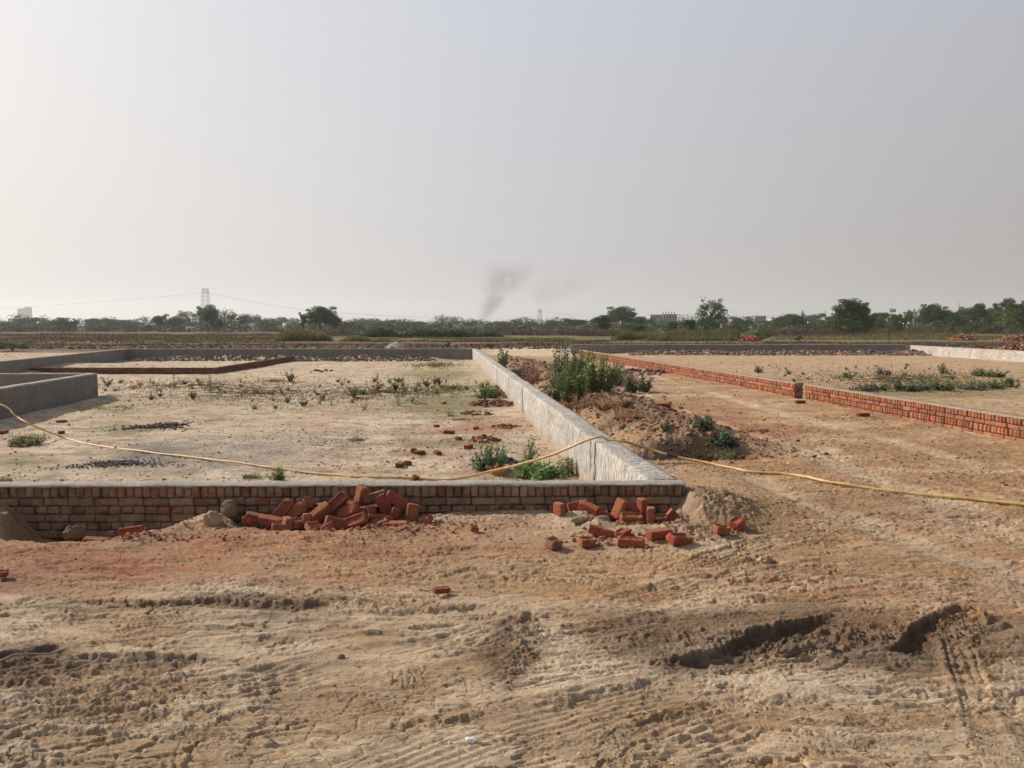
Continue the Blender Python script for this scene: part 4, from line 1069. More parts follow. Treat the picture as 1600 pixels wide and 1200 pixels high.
scatter('bank_rubble', pts, sz, cc, 'lumps of reddish soil and broken brick along the earth bank', 'rubble')
for (a_, b_, w__, d__, n__) in ((530, 828, 1.7, .4, 260), (995, 822, 1.0, .5, 150), (970, 850, 1.2, .5, 120), (200, 845, 1.2, .3, 80), (680, 822, .8, .4, 30)):
    heap('brick_chips', a_, b_, -.02, w__, d__, .02, n__, .004, .022, [(.25, .10, .06), (.30, .14, .09), (.34, .22, .15)], 'crumbs of broken brick and soil round the fallen bricks at px %d' % a_ if 0 else {530: 'brick crumbs at the foot of the big brick heap', 995: 'brick crumbs among the bricks by the wall end', 970: 'brick crumbs round the nearest scattered bricks', 200: 'brick crumbs in the trench on the left', 680: 'few brick crumbs right of the big heap'}[a_], 'rubble')
heap('brick_pile', 1505, 531, .05, 3.2, 2.2, .75, 260, .10, .19, orng, 'orange brick pile in the field, left of the two by the far right', 'brick pile')
heap('brick_pile', 1590, 532, .05, 4.6, 2.5, .65, 300, .10, .19, orng, 'orange brick pile in the field at the right edge', 'brick pile')
heap('brick_pile', 1592, 548, .0, 3.0, 2, .5, 200, .08, .16, orng, 'nearer orange brick pile at the right edge above the pale wall', 'brick pile')
heap('brick_pile', 1530, 546, .0, 3.5, 1.5, .3, 90, .06, .13, orng, 'low spread of orange bricks just above the pale wall', 'brick pile')
heap('brick_pile', 1172, 535, .05, 2.2, 1.5, .6, 120, .08, .16, [(.36, .10, .07), (.28, .08, .06)], 'small deep red brick pile in the field behind the right far wall', 'brick pile')
def mound(px, py, zg, w, dpt, h, col, label, cat='sand heap', name='sand_heap'):
    cx, cy = at_z(px, py, zg); nn = 48; u = np.linspace(-1, 1, nn); U, Vv = np.meshgrid(u, u)
    rr = np.hypot(U, Vv); z = h * np.maximum(0, 1 - rr) ** .85 * (1 + .12 * fbm(U * 3, Vv * 3, 3, int(px))) - .05 * h
    V = np.stack([U.ravel() * w / 2, Vv.ravel() * dpt / 2, z.ravel()], 1)
    i = (np.arange(nn - 1)[:, None] * nn + np.arange(nn - 1)[None]).ravel(); F = np.stack([i, i + 1, i + nn + 1, i + nn], 1)
    o = link(name, mesh(name, V, F, M_clod, np.tile(np.array(col), (len(V), 1)), True), loc=(cx, cy, GZ(cx, cy)))
    return tag(o, label, cat)
mound(621, 544, 0, 2.2, 2.0, .60, (.27, .24, .20), 'pale grey sand heap behind the long far wall')
# single stones
def stone(px, py, s, col, label, seed, sq=(1, .7, .8), d=None, rot=0):
    V, F = rock_mesh(seed, 3, .22, flat=1); 
    if d is None: x, d = at_z(px, py, .02); z = GZ(x, d) + s * .3
    else: x, z = at_d(px, py, d)
    o = link('stone', mesh('stone', V * s * np.array(sq), F, M_clod, np.tile(np.array(col), (len(V), 1)), False), loc=(x, d, z)); o.rotation_euler = (0, rot, .3)
    return tag(o, label, 'stone', 'stones along the front wall')
stone(358, 797, .075, (.25, .18, .12), 'rounded brown stone leaning on the wall left of the brick heap', 31, (1, .8, 1.2), 6.8)
stone(333, 814, .075, (.36, .25, .165), 'ridged tan rock standing up between the trench and the heap', 32, (1.0, .7, 1.15), 6.45, -.5)
stone(116, 832, .075, (.17, .125, .09), 'grey-brown stone in the trench at the left', 33, (1.2, .8, .8), 6.6)
stone(175, 836, .04, (.15, .12, .095), 'dark grey stone in the trench beside the red block', 34, (1, .8, 1), 6.6)
stone(940, 823, .10, (.28, .21, .145), 'dusty rounded stone behind the long slanted brick', 35, (1.1, .5, .95), 6.42)
stone(905, 812, .05, (.3, .23, .16), 'small stone half sunk in the dirt mound', 36, (1.5, .8, .6), 6.4)
stone(1190, 872, .035, (.42, .36, .29), 'pale stone chip in the foreground right of the bricks', 37)
stone(1200, 874, .04, (.3, .23, .16), 'brown stone next to the pale chip in the foreground', 38)
stone(545 - 500 + 1247, 1012, .05, (.13, .1, .075), 'dark mud lump beside the rut', 39)
stone(1235, 1016, .045, (.13, .1, .075), 'dark mud lump at the left end of the clods between the ruts', 40, (1.3, .8, .8))
stone(535, 940 - 8, .02, (.3, .16, .1), 'tiny reddish stone in the foreground', 41)
stone(533, 1025, .02, (.25, .18, .12), 'small round pebble left of the cracked mud slab', 42)
# crumpled white litter, sticks
V, F = rock_mesh(77, 3, .5, flat=.7); x, d = at_z(737, 1157, .01)
tag(link('litter', mesh('litter', V * .018 * np.array((1.3, .8, 1)), F, M_paint, np.tile(np.array((.72, .7, .7)), (len(V), 1))), loc=(x, d, GZ(x, d) + .01)), 'crumpled scrap of white paper on the dirt at bottom centre', 'litter')
def stick(p, q, r_, col, label, name='twig'):
    a = at_z(*p, 0); b = at_z(*q, 0); mb = MB(); pts = []
    for k in range(7):
        t = k / 6; x = a[0] + (b[0] - a[0]) * t; y = a[1] + (b[1] - a[1]) * t
        pts.append((x, y, GZ(x, y) + r_ + .004 + .01 * math.sin(t * 3.1) + .004 * rng.normal()))
    tube(mb, pts, [r_ * (1.1 - .5 * k / 6) for k in range(7)], 6, col); tag(link(name, mb.me(name, M_bark)), label, 'twig', 'twigs on the dirt')
stick((420, 1089), (440, 1086), .007, (.2, .14, .09), 'short stub of wood on the smooth foreground mud')
stick((655, 925), (722, 928), .004, (.2, .12, .08), 'thin reddish twig across the brick chip in the foreground')
stick((-20, 1046), (102, 1018), .006, (.30, .25, .2), 'long thin pale stick lying in the dark mud at the left edge')
stick((1150, 790), (1160, 812), .008, (.12, .09, .07), 'dark stub sticking out near the dirt mound')
stick((1080, 835), (1150, 832), .004, (.2, .15, .1), 'thin straw between the brick and the mound')

# straw and chaff trodden into the dirt
n = 2600; px_ = rng.uniform(-60, 1660, n); py_ = 800 + 420 * rng.uniform(0, 1, n); kp = fbm(px_ / 160, py_ / 60, 3, 320) > -.05; px_, py_ = px_[kp], py_[kp]
x, y = at_z(px_, py_, 0); z = terrain(x, y); n = len(x); th = rng.normal(0, .9, n); l_ = rng.uniform(.01, .05, n); w_ = rng.uniform(.0006, .0018, n)
dx, dy = np.cos(th) * l_, np.sin(th) * l_; nx, ny = -np.sin(th) * w_, np.cos(th) * w_; hz_ = rng.uniform(.002, .008, n); z2 = terrain(x + dx, y + dy)
Q = np.stack([np.stack([x - nx, y - ny, z + .003], 1), np.stack([x + nx, y + ny, z + .005], 1), np.stack([x + dx + nx, y + dy + ny, z2 + .004 + hz_], 1), np.stack([x + dx - nx, y + dy - ny, z2 + .002 + hz_], 1)], 1).reshape(-1, 3)
cc = np.array([(.42, .33, .2), (.22, .16, .1), (.5, .42, .28), (.14, .1, .07)])[rng.integers(4, size=n)]
tag(link('straw', mesh('straw', Q, np.arange(4 * n).reshape(-1, 4), M_grass, np.repeat(cc, 4, 0))), 'bits of straw and chaff strewn over the foreground dirt', 'straw', None, 'stuff')
# ------------------------------------------------------------------ hose
def catmull(P, n=14):
    P = [Vector(p) for p in P]; out = []
    for i in range(len(P) - 1):
        p0, p1, p2, p3 = P[max(i - 1, 0)], P[i], P[i + 1], P[min(i + 2, len(P) - 1)]
        for k in range(n):
            t = k / n
            out.append(.5 * ((2 * p1) + (-p0 + p2) * t + (2 * p0 - 5 * p1 + 4 * p2 - p3) * t * t + (-p0 + 3 * p1 - 3 * p2 + p3) * t ** 3))
    out.append(P[-1]); return out
HR = .0165
def onz(px, py, z): x, y = at_z(px, py, z); return (x, y, z)
def ond(px, py, d): x, z = at_d(px, py, d); return (x, d, z)
def ong(px, py, z0):
    for _ in range(4):
        x, y = at_z(px, py, z0); z0 = float(terrain(np.array([x]), np.array([y]))[0]) + HR
    return (x, y, z0)
hp = [(xa(14.6) - .5, 14.9, .1), (xa(14.6) + .0, 14.7, .36), ond(0, 632, 14.3), ond(26, 651, 14.1), ond(52, 665, 13.9), ong(100, 684, ZIN), ong(150, 696, ZIN), ong(215, 704, ZIN), ong(300, 715, ZIN), ong(390, 726, ZIN), ong(480, 738, ZIN), ong(560, 744, ZIN), ong(640, 748, ZIN),
      ong(700, 748, ZIN), ond(760, 738, 10.35), ond(850, 715, 9.95), (xwi(9.55) - .02, 9.55, ZL + .045), (xwi(9.5) + .16, 9.5, ZL + .03), (xwo(9.45) + .01, 9.45, ZL + .02), ond(1010, 700, 9.5), ond(1050, 712, 9.4), ong(1110, 724, .02), ong(1170, 735, .02), ong(1240, 742, .02), ong(1300, 756, .02), ong(1400, 770, .02), ong(1500, 779, .02), ong(1600, 790, .02), ong(1750, 802, .02)]
hpts = catmull(hp, 12)
hpts = [Vector((p.x, p.y + .022 * float(vnoise(np.array([i * .13]), np.array([0.]), 5)[0]) + .003 * math.sin(i * .9), p.z + .002 * math.sin(i * .61))) for i, p in enumerate(hpts)]
mb = MB(); tube(mb, hpts, [HR] * len(hpts), 8, (.55, .36, .16))
hs = link('hose', mb.me('hose', M_hose, True)); tag(hs, 'long yellow-tan hose lying across the plot and over the white wall', 'hose')
i0 = 20 * 12; mb = MB(); tube(mb, hpts[i0 - 2:i0 + 3], [HR * 1.25] * 5, 8, (.05, .045, .04)); link('tape_wrap', mb.me('tape_wrap', M_hose, True), hs)

# ------------------------------------------------------------------ plants
def leafquad(mb, c, n, up, L, w, col):
    a = up; b = n.cross(up)
    if b.length < 1e-4: b = Vector((1, 0, 0))
    b = b.normalized(); a = a.normalized()
    p = [c, c + a * L * .5 + b * w * .5, c + a * L, c + a * L * .5 - b * w * .5]
    mb.add([tuple(v) for v in p], [(0, 1, 2, 3)], col)
def rv(): return Vector(rng.normal(size=3)).normalized()
def weed_mesh(kind, seed):
    global rng
    keep = rng; rng = np.random.default_rng(seed); mb = MB()
    if kind == 'upright':                     # stiff stem with rings of drooping leaves, like a little fir
        st = [(0, 0, 0)] + [(rng.normal(0, .02), rng.normal(0, .02), .2 * k) for k in range(1, 6)]
        tube(mb, st, [.012 * (1 - .15 * k) for k in range(6)], 5, (.12, .10, .05))
        for k in range(120):
            h = rng.uniform(.08, 1.0); a = rng.uniform(0, 6.28); rr = .34 * (1.1 - h)
            c = Vector((0, 0, h)); d = Vector((math.cos(a), math.sin(a), rng.uniform(-.7, .25)))
            leafquad(mb, c, Vector((0, 0, 1)), d, (rr + .06) * rng.uniform(.5, 1), .045, np.array((.085, .095, .045)) * rng.uniform(.5, 1.4))
    elif kind == 'bushy':
        for s in range(15):
            a = rng.uniform(0, 6.28); l = rng.uniform(.35, 1.0); tip = Vector((math.cos(a) * .5 * rng.uniform(.1, 1), math.sin(a) * .5 * rng.uniform(.1, 1), l * rng.uniform(.5, 1)))
            mid = tip * .5 + Vector((0, 0, .08)); tube(mb, [(0, 0, 0), tuple(mid), tuple(tip)], [.012, .009, .004], 4, (.13, .12, .06))
            for k in range(34):
                t = rng.uniform(.15, 1.05); c = mid * (2 * t) if t < .5 else mid + (tip - mid) * (2 * t - 1)
                leafquad(mb, c, rv(), rv() + Vector((0, 0, .4)), rng.uniform(.06, .15), .035, np.array((.085, .10, .045)) * rng.uniform(.5, 1.5))
    elif kind == 'broad':                     # broad drooping leaves (datura-like)
        for s in range(46):
            a = rng.uniform(0, 6.28); h = rng.uniform(.25, .85); rr = rng.uniform(.05, .35)
            c = Vector((math.cos(a) * rr, math.sin(a) * rr, h * (1 - rr)))
            leafquad(mb, c, Vector((0, 0, 1)), Vector((math.cos(a), math.sin(a), rng.uniform(-.7, .2))), rng.uniform(.18, .32), .17, np.array((.055, .10, .055)) * rng.uniform(.6, 1.5))
        for s in range(5):
            a = rng.uniform(0, 6.28); tube(mb, [(0, 0, 0), (.15 * math.cos(a), .15 * math.sin(a), .5)], [.015, .006], 4, (.12, .12, .06))
    elif kind == 'dry':
        for s in range(26):
            a = rng.uniform(0, 6.28); l = rng.uniform(.4, 1.0); t = Vector((math.cos(a) * .4, math.sin(a) * .4, 1)).normalized() * l
            tube(mb, [(0, 0, 0), tuple(t * .5 + rv() * .05), tuple(t)], [.008, .006, .003], 3, (.24, .17, .09))
            for k in range(4): leafquad(mb, t * rng.uniform(.4, 1), rv(), rv(), .09, .04, (.26, .18, .09))
    else:                                      # grass tuft
        for s in range(60):
            a = rng.uniform(0, 6.28); l = rng.uniform(.4, 1.0); sp = rng.uniform(.1, .6)
            b0 = Vector((rng.normal(0, .08), rng.normal(0, .08), 0)); tip = b0 + Vector((math.cos(a) * sp * l, math.sin(a) * sp * l, l)); m = b0 + (tip - b0) * .5 + Vector((0, 0, .06))
            w = Vector((-math.sin(a), math.cos(a), 0)) * .016
            c = np.array((.14, .17, .06)) * rng.uniform(.6, 1.4)
            mb.add([tuple(b0 - w), tuple(b0 + w), tuple(m + w * .7), tuple(m - w * .7)], [(0, 1, 2, 3)], c); mb.add([tuple(m - w * .7), tuple(m + w * .7), tuple(tip)], [(0, 1, 2)], c)
    rng = keep
    return mb.me('weed_' + kind, M_leaf)
WM = {k: [weed_mesh(k, 400 + 10 * i + j) for j in range(4)] for i, k in enumerate(('upright', 'bushy', 'broad', 'dry', 'tuft'))}
def weed(px, py, kind, hpx, zg, label, group, col=(1, 1, 1), wide=1.0):
    x, y = ray_ground(px, py, 7.3 if zg < -.2 else 0); zg = GZ(x, y)
    h = hpx * y / 1200
    o = link('weed', random.choice(WM[kind]), loc=(x, y, zg - .01)); o.scale = (h * wide, h * wide, h); o.rotation_euler = (0, 0, rng.uniform(0, 6.28))
    o.color = (*(np.array(col) * rng.uniform(.85, 1.1)), 1)
    return tag(o, label, 'weed', group)
GL, GR, GBK = 'weeds growing in the left plot', 'weeds growing in the right plot', 'plants on the earth bank'
gy = (1.0, .95, .95)
named = [(329, 614, 'upright', 34, 'tallest weed of the left plot, upright below the red brick wall', 1), (272, 606, 'upright', 26, 'thin upright weed left of the tallest one in the left plot', .9), (302, 624, 'bushy', 17, 'dark low weed below and between the two upright ones', 1.3),
    (427, 627, 'upright', 22, 'fir-shaped weed, first of a short row in the left plot', 1.2), (449, 630, 'bushy', 14, 'second weed of the short row, low and dark', 1.3), (473, 636, 'bushy', 14, 'third weed of the short row at its lower right end', 1.3),
    (453, 598, 'bushy', 24, 'spreading weed near the end of the low red wall', 1.0), (590, 611, 'upright', 30, 'pointed fir-shaped weed in the middle of the left plot', 1.1), (618, 611, 'bushy', 20, 'bushy weed just right of the pointed one', 1.3),
    (633, 613, 'dry', 18, 'dry brown weed right of the bushy one', 1.3), (667, 605, 'bushy', 18, 'dark weed at the left end of the green patch', 1.3), (686, 602, 'bushy', 16, 'weed on top of the green patch by the white wall', 1.2),
    (622, 635, 'upright', 18, 'small cone-shaped weed left of the dome-shaped one', 1.4), (648, 631, 'broad', 18, 'dome-shaped drooping weed in the left plot', 1.2), (552, 623, 'bushy', 17, 'squat dark weed in the centre left of the plot', 1.2),
    (518, 634, 'upright', 14, 'small dark weed below the squat one', 1.2), (500, 633, 'dry', 16, 'small brown weed next to the small dark one', 1), (703, 650, 'broad', 12, 'grey-green weed by the reddish soil patch', 1.5),
    (168, 604, 'bushy', 16, 'dark weed nearest to the grey corner wall', 1.5), (236, 625, 'bushy', 11, 'low weed left of the dark pair', 1.6), (250, 622, 'bushy', 10, 'low weed touching the one left of the dark pair', 1.6),
    (786, 565, 'upright', 24, 'slender weed on the bank just past the white wall', .7)]
for a, b, kd, hp_, lb, wd in named: weed(a, b, kd, hp_, ZIN if a < 760 else .1, lb, GL, gy, wd)
for i in range(120):
    a = rng.uniform(160, 640); b = rng.choice([rng.uniform(592, 642), rng.uniform(592, 612)])
    if vnoise(np.array([a / 45.]), np.array([b / 12.]), 77)[0] < -.12: continue
    kd = rng.choice(['dry', 'tuft', 'bushy', 'dry', 'upright']); weed(a, b, kd, rng.uniform(5, 12), ZIN, 'small scrubby weed sprouting from the pale ground of the left plot', GL, (1.15, .98, .9), rng.uniform(1.2, 2.2))
for i in range(16):
    a = rng.uniform(640, 770); b = rng.uniform(598, 618); weed(a, b, rng.choice(['bushy', 'tuft', 'dry']), rng.uniform(7, 14), ZIN, 'small weed in the green patch beside the white wall', GL, (1.0, 1.05, .8), 1.4)
# big dark green clump behind the front wall
def plant(name, px, py, zg, hpx, wpx, stems, leaves, col, label, cat, leafL=.07, leafW=.035, seed=0, droop=.0, group=None):
    global rng
    keep = rng; rng = np.random.default_rng(seed)
    x, y = ray_ground(px, py, 7.3 if zg < -.2 else 0); zg = GZ(x, y)
    H = hpx * y / 1200; Wd = wpx * y / 1200 / 2
    o = empty(name, (x, y, zg - .02)); tag(o, label, cat, group); ms = MB(); ml = MB()
    for s in range(stems):
        a = rng.uniform(0, 6.28); rr = rng.uniform(0, 1) ** .6; base = Vector((math.cos(a) * rr * Wd * .45, math.sin(a) * rr * Wd * .35, 0)); lob = 1 + .3 * math.sin(3 * a + seed)
        tip = Vector((math.cos(a) * rr * Wd * lob, math.sin(a) * rr * Wd * .8, H * rng.uniform(.25, 1.12) * (1 - .3 * rr * rr)))
        mid = (base + tip) * .5 + Vector((rng.normal(0, .05), rng.normal(0, .05), .05)) * H
        tube(ms, [tuple(base), tuple(mid), tuple(tip)], [.008 * H + .003, .006 * H + .002, .002], 4, (.14, .12, .06))
        sh = rng.uniform(.6, 1.35)
        for k in range(int(leaves * .8)):
            t = rng.uniform(.12, 1.05); c = base + (mid - base) * 2 * t if t < .5 else mid + (tip - mid) * (2 * t - 1)
            c = c + rv() * .09 * H * rng.uniform(0, 1)
            d = rv() + Vector((0, 0, .5 - droop)); L = leafL * rng.uniform(.6, 1.3)
            leafquad(ml, c, rv(), d, L, leafW * rng.uniform(.6, 1.0), np.array(col) * np.array((1.6, 1.38, 1.5)) * sh * rng.uniform(.6, 1.5))
    link('stems', ms.me('stems', M_bark), o); link('leaves', ml.me('leaves', M_leaf), o).color = (1, 1, 1, 1)
    rng = keep
    return o
plant('weed_clump', 768, 738, ZIN, 46, 66, 46, 60, (.06, .14, .055), 'dark green feathery weed clump behind the front wall', 'plant', .05, .02, 501)
plant('weed_clump', 826, 732, ZIN, 54, 36, 16, 40, (.11, .16, .07), 'thin tall grey-green weed beside the dark green clump', 'plant', .05, .018, 502)
plant('weed_clump', 776, 744, ZIN, 16, 44, 30, 30, (.30, .18, .07), 'orange-brown dry weeds just behind the wall coping', 'plant', .05, .015, 503)
plant('weed_clump', 838, 748, ZIN, 20, 90, 60, 20, (.10, .19, .06), 'bright green broad-leaved weeds behind the wall coping', 'plant', .08, .04, 504)
plant('weed_clump', 886, 742, ZIN, 30, 40, 40, 16, (.13, .15, .06), 'olive weeds at the foot of the white wall', 'plant', .07, .02, 505)
plant('weed_clump', 764, 622, ZIN, 20, 50, 44, 40, (.07, .12, .04), 'green weeds hugging the foot of the white wall', 'plant', .08, .03, 506)
plant('weed_clump', 433, 752, ZIN, 22, 26, 26, 26, (.13, .16, .06), 'grassy green tuft behind the wall coping on the left', 'plant', .06, .015, 507)
plant('weed_clump', 45, 697, ZIN, 14, 60, 34, 20, (.12, .13, .05), 'low olive weeds below the hose at the left', 'plant', .07, .03, 508)
# shrubs on the bank
plant('shrub', 878, 622, .15, 82, 50, 40, 90, (.11, .135, .075), 'tall grey-green shrub at the left of the thicket on the bank', 'shrub', .075, .028, 511)
plant('shrub', 935, 612, .2, 62, 62, 46, 100, (.10, .155, .05), 'bright green shrub at the middle of the thicket on the bank', 'shrub', .07, .03, 512)
plant('shrub', 896, 630, .2, 58, 62, 46, 100, (.09, .14, .05), 'dense green shrub at the front of the thicket on the bank', 'shrub', .07, .03, 513)
plant('shrub', 862, 640, .1, 42, 40, 30, 70, (.09, .12, .055), 'dark shrub leaning over the white wall', 'shrub', .06, .028, 514)
plant('shrub', 966, 603, .15, 38, 40, 26, 70, (.13, .155, .10), 'pale greyish shrub at the right of the thicket', 'shrub', .07, .03, 515)
plant('shrub', 905, 585, .1, 36, 40, 30, 60, (.10, .15, .055), 'green shrub at the back of the thicket near the red wall', 'shrub', .11, .045, 516)
plant('shrub', 985, 612, .15, 32, 26, 20, 40, (.075, .10, .06), 'dark spiky plant right of the thicket, the left of two', 'plant', .10, .028, 517, .6)
plant('shrub', 1005, 612, .12, 28, 26, 18, 40, (.08, .105, .065), 'dark spiky plant right of the thicket, the right of two', 'plant', .10, .028, 518, .6)
plant('shrub', 1101, 671, .2, 26, 25, 20, 40, (.07, .10, .06), 'small dark leafy plant standing on the track side of the bank', 'plant', .06, .035, 519, .6)
plant('shrub', 1128, 694, .12, 22, 46, 34, 46, (.055, .095, .06), 'dark bluish-green bush on the near end of the bank', 'shrub', .055, .032, 520, .4)
plant('shrub', 1040, 673, .2, 15, 24, 24, 30, (.12, .15, .065), 'small light green tuft on the bank', 'plant', .04, .02, 521)
plant('shrub', 1135, 718, .0, 18, 44, 44, 16, (.13, .18, .07), 'grassy green tuft at the foot of the bank beside the hose', 'plant', .09, .010, 522)
plant('shrub', 1080, 712, -.1, 16, 50, 26, 26, (.10, .11, .06), 'olive weeds on the shaded near face of the bank', 'plant', .05, .014, 523)
plant('shrub', 786, 575, .1, 30, 16, 12, 40, (.09, .13, .06), 'narrow dark green plant just past the white wall', 'plant', .11, .05, 524)
plant('shrub', 812, 595, .1, 22, 30, 20, 30, (.12, .12, .07), 'dull olive plant on the bank past the white wall', 'plant', .10, .035, 525)
plant('dry_bush', 905, 640, .15, 26, 70, 46, 30, (.24, .155, .09), 'tangle of dry brown stalks at the foot of the thicket', 'plant', .06, .012, 526)
plant('dry_bush', 950, 640, .2, 22, 60, 46, 26, (.26, .165, .095), 'tangle of dry reddish-brown stalks on top of the bank', 'plant', .06, .012, 527)
plant('dry_bush', 832, 600, .1, 30, 34, 30, 30, (.24, .15, .09), 'dry brown growth on the bank beside the white wall', 'plant', .08, .02, 528)
plant('dry_bush', 985, 655, .2, 14, 60, 40, 16, (.27, .18, .10), 'thin dry stalks along the crest of the bank', 'plant', .05, .010, 529)
for i in range(26):
    t = rng.uniform(0, 1); a = 860 + 120 * t + rng.normal(0, 14); b = 632 + 28 * rng.uniform(0, 1)
    if a < 800 + 1200 * (xwo(12.5) + .3) / 12.5: continue
    weed(a, b, rng.choice(['dry', 'dry', 'bushy']), rng.uniform(10, 20), .2, 'dry brown weed on the slope of the earth bank', GBK, (1.1, .9, .7), 1.4)
# right plot weeds
for i, (a, b, h, w, lb) in enumerate(((1353, 611, 16, 46, 'low dark weeds just above the left part of the red wall'), (1378, 611, 20, 26, 'rounded dark green weed second from the left above the red wall'), (1405, 612, 26, 20, 'pointed weed rising from the row above the red wall'),
        (1430, 612, 18, 34, 'low green weeds in the middle of the row above the red wall'), (1446, 611, 26, 20, 'taller weed in the middle of the row above the red wall'), (1475, 611, 20, 34, 'grey-green weeds right of the middle of the row'), (1515, 609, 18, 44, 'dense green weeds in the right part of the row'), (1555, 608, 16, 44, 'dense low weeds towards the right end of the row'), (1580, 606, 20, 20, 'weed at the right end of the row'),
        (1535, 588, 14, 40, 'green weed patch left part near the pale wall'), (1560, 590, 12, 30, 'green weed patch right part near the pale wall'), (1475, 585, 22, 22, 'grey-green weed standing alone in the right plot'), (1376, 585, 14, 12, 'small weed in the middle of the right plot'), (1325, 591, 12, 20, 'low weed left of the middle of the right plot'), (1385, 587, 9, 12, 'brownish weed beside the small middle one'), (1185, 583, 15, 12, 'small pale weed behind the farther red wall'))):
    plant('weed_clump', a, b, ZRP, h * .8, w * 1.25, 14 if w < 30 else 30, 34, (.085, .115, .05) if i % 3 else (.11, .125, .08), lb, 'plant', .085, .032, 600 + i, group=GR)
for i in range(60):
    a = rng.uniform(1150, 1600); b = 572 + 36 * rng.uniform(0, 1) ** .8
    if b > 563 + (a - 1100) * .13 + 10: b -= 10
    weed(a, b, rng.choice(['dry', 'bushy', 'tuft', 'upright']), rng.uniform(4, 9), ZRP, 'tiny scrubby weed dotting the sand of the right plot', GR, (1.1, 1.05, .9), 1.5)
for i in range(14):
    weed(rng.uniform(20, 300), rng.uniform(800, 835) if i % 2 else rng.uniform(790, 812), 'dry', rng.uniform(8, 18), 0, 'wisp of dry straw at the edge of the trench', 'dry wisps by the trench', (1, .95, .85), 1.2)

# grass patches as stuff
def grass_stuff(name, patches, label, bl=.05, cols=((.14, .17, .06),), wid=.006, seed=1):
    """patches: px,py,rx,ry,zg,n,h"""
    g = np.random.default_rng(seed); Vs = []; Cs = []
    for (cx, cy, rx, ry, zg, n, h) in patches:
        a = g.uniform(0, 6.28, n); r_ = np.sqrt(g.uniform(0, 1, n)); ppx = cx + rx * r_ * np.cos(a); ppy = cy + ry * r_ * np.sin(a)
        r2 = np.abs(g.normal(0, .55, n)); ppx = cx + rx * r2 * np.cos(a); ppy = cy + ry * r2 * np.sin(a)
        P = np.array([at_z(p, q, zg) for p, q in zip(ppx, ppy)]); x, y = P[:, 0], P[:, 1]
        kp = (fbm(x * 2.2, y * 1.8, 3, seed + 50) > -.08) & ~((x > xwi(y) - .05) & (x < xwo(y) + .05)) & ((y > YF + .3) | (zg > -.2)); x, y = x[kp], y[kp]; n = len(x); z = terrain(x, y)
        th = g.uniform(0, 6.28, n); lean = g.uniform(.1, 1.3, n); hh = h * g.uniform(.2, .85, n); w = wid * .55 * (y / 8 + .5)
        dx, dy = np.cos(th), np.sin(th)
        A = np.stack([x - dy * w, y + dx * w, z - .01], 1); B = np.stack([x + dy * w, y - dx * w, z - .01], 1); C_ = np.stack([x + dx * lean * hh, y + dy * lean * hh, z + hh], 1)
        Vs.append(np.stack([A, B, C_], 1).reshape(-1, 3)); ci = np.array(cols)[g.integers(len(cols), size=n)] * g.uniform(.6, 1.4, (n, 1)); Cs.append(np.repeat(ci, 3, 0))
    V = np.concatenate(Vs); F = np.arange(len(V)).reshape(-1, 3)
    return tag(link(name, mesh(name, V, F, M_grass, np.concatenate(Cs))), label, 'grass', None, 'stuff')
GC = ((.13, .17, .055), (.16, .17, .06), (.2, .18, .08))
grass_stuff('grass', [(680, 571, 55, 6, ZIN, 2600, .16), (705, 608, 70, 10, ZIN, 2600, .12), (720, 656, 80, 5, ZIN, 900, .06), (180, 640, 45, 5, ZIN, 900, .08), (385, 748, 28, 6, ZIN, 900, .07), (20, 752, 50, 4, ZIN, 900, .06), (850, 742, 60, 8, ZIN, 1400, .08), (50, 685, 50, 7, ZIN, 700, .07), (350, 622, 60, 5, ZIN, 400, .06), (1480, 590, 110, 3, ZRP, 900, .1), (1420, 608, 150, 5, ZRP, 1600, .12)], 'short green grass in patches on the plot floors', cols=GC)
grass_stuff('dry_grass', [(430, 596, 50, 4, ZIN, 700, .12), (560, 622, 60, 10, ZIN, 700, .08), (210, 606, 50, 8, ZIN, 600, .08), (400, 608, 70, 8, ZIN, 500, .08), (930, 648, 55, 16, .2, 1500, .1), (830, 585, 16, 22, .1, 900, .25), (40, 812, 60, 14, 0, 350, .05), (1130, 800, 60, 20, 0, 160, .05), (600, 640, 200, 40, ZIN, 700, .04), (1250, 780, 160, 60, 0, 260, .03)], 'thin dry brown grass over the plot floor and bank', cols=((.24, .16, .09), (.28, .2, .11), (.2, .14, .08)), seed=2)

grass_stuff('ground_vines', [(400, 614, 300, 26, ZIN, 12000, .05), (300, 602, 170, 9, ZIN, 3500, .07), (600, 612, 130, 12, ZIN, 5000, .08), (1400, 592, 220, 20, ZRP, 12000, .06), (560, 690, 260, 36, ZIN, 7000, .02)], 'straggling low brown-green creepers over the plot floors', cols=((.13, .115, .06), (.17, .13, .08), (.10, .10, .05), (.2, .16, .1)), seed=11, wid=.011)
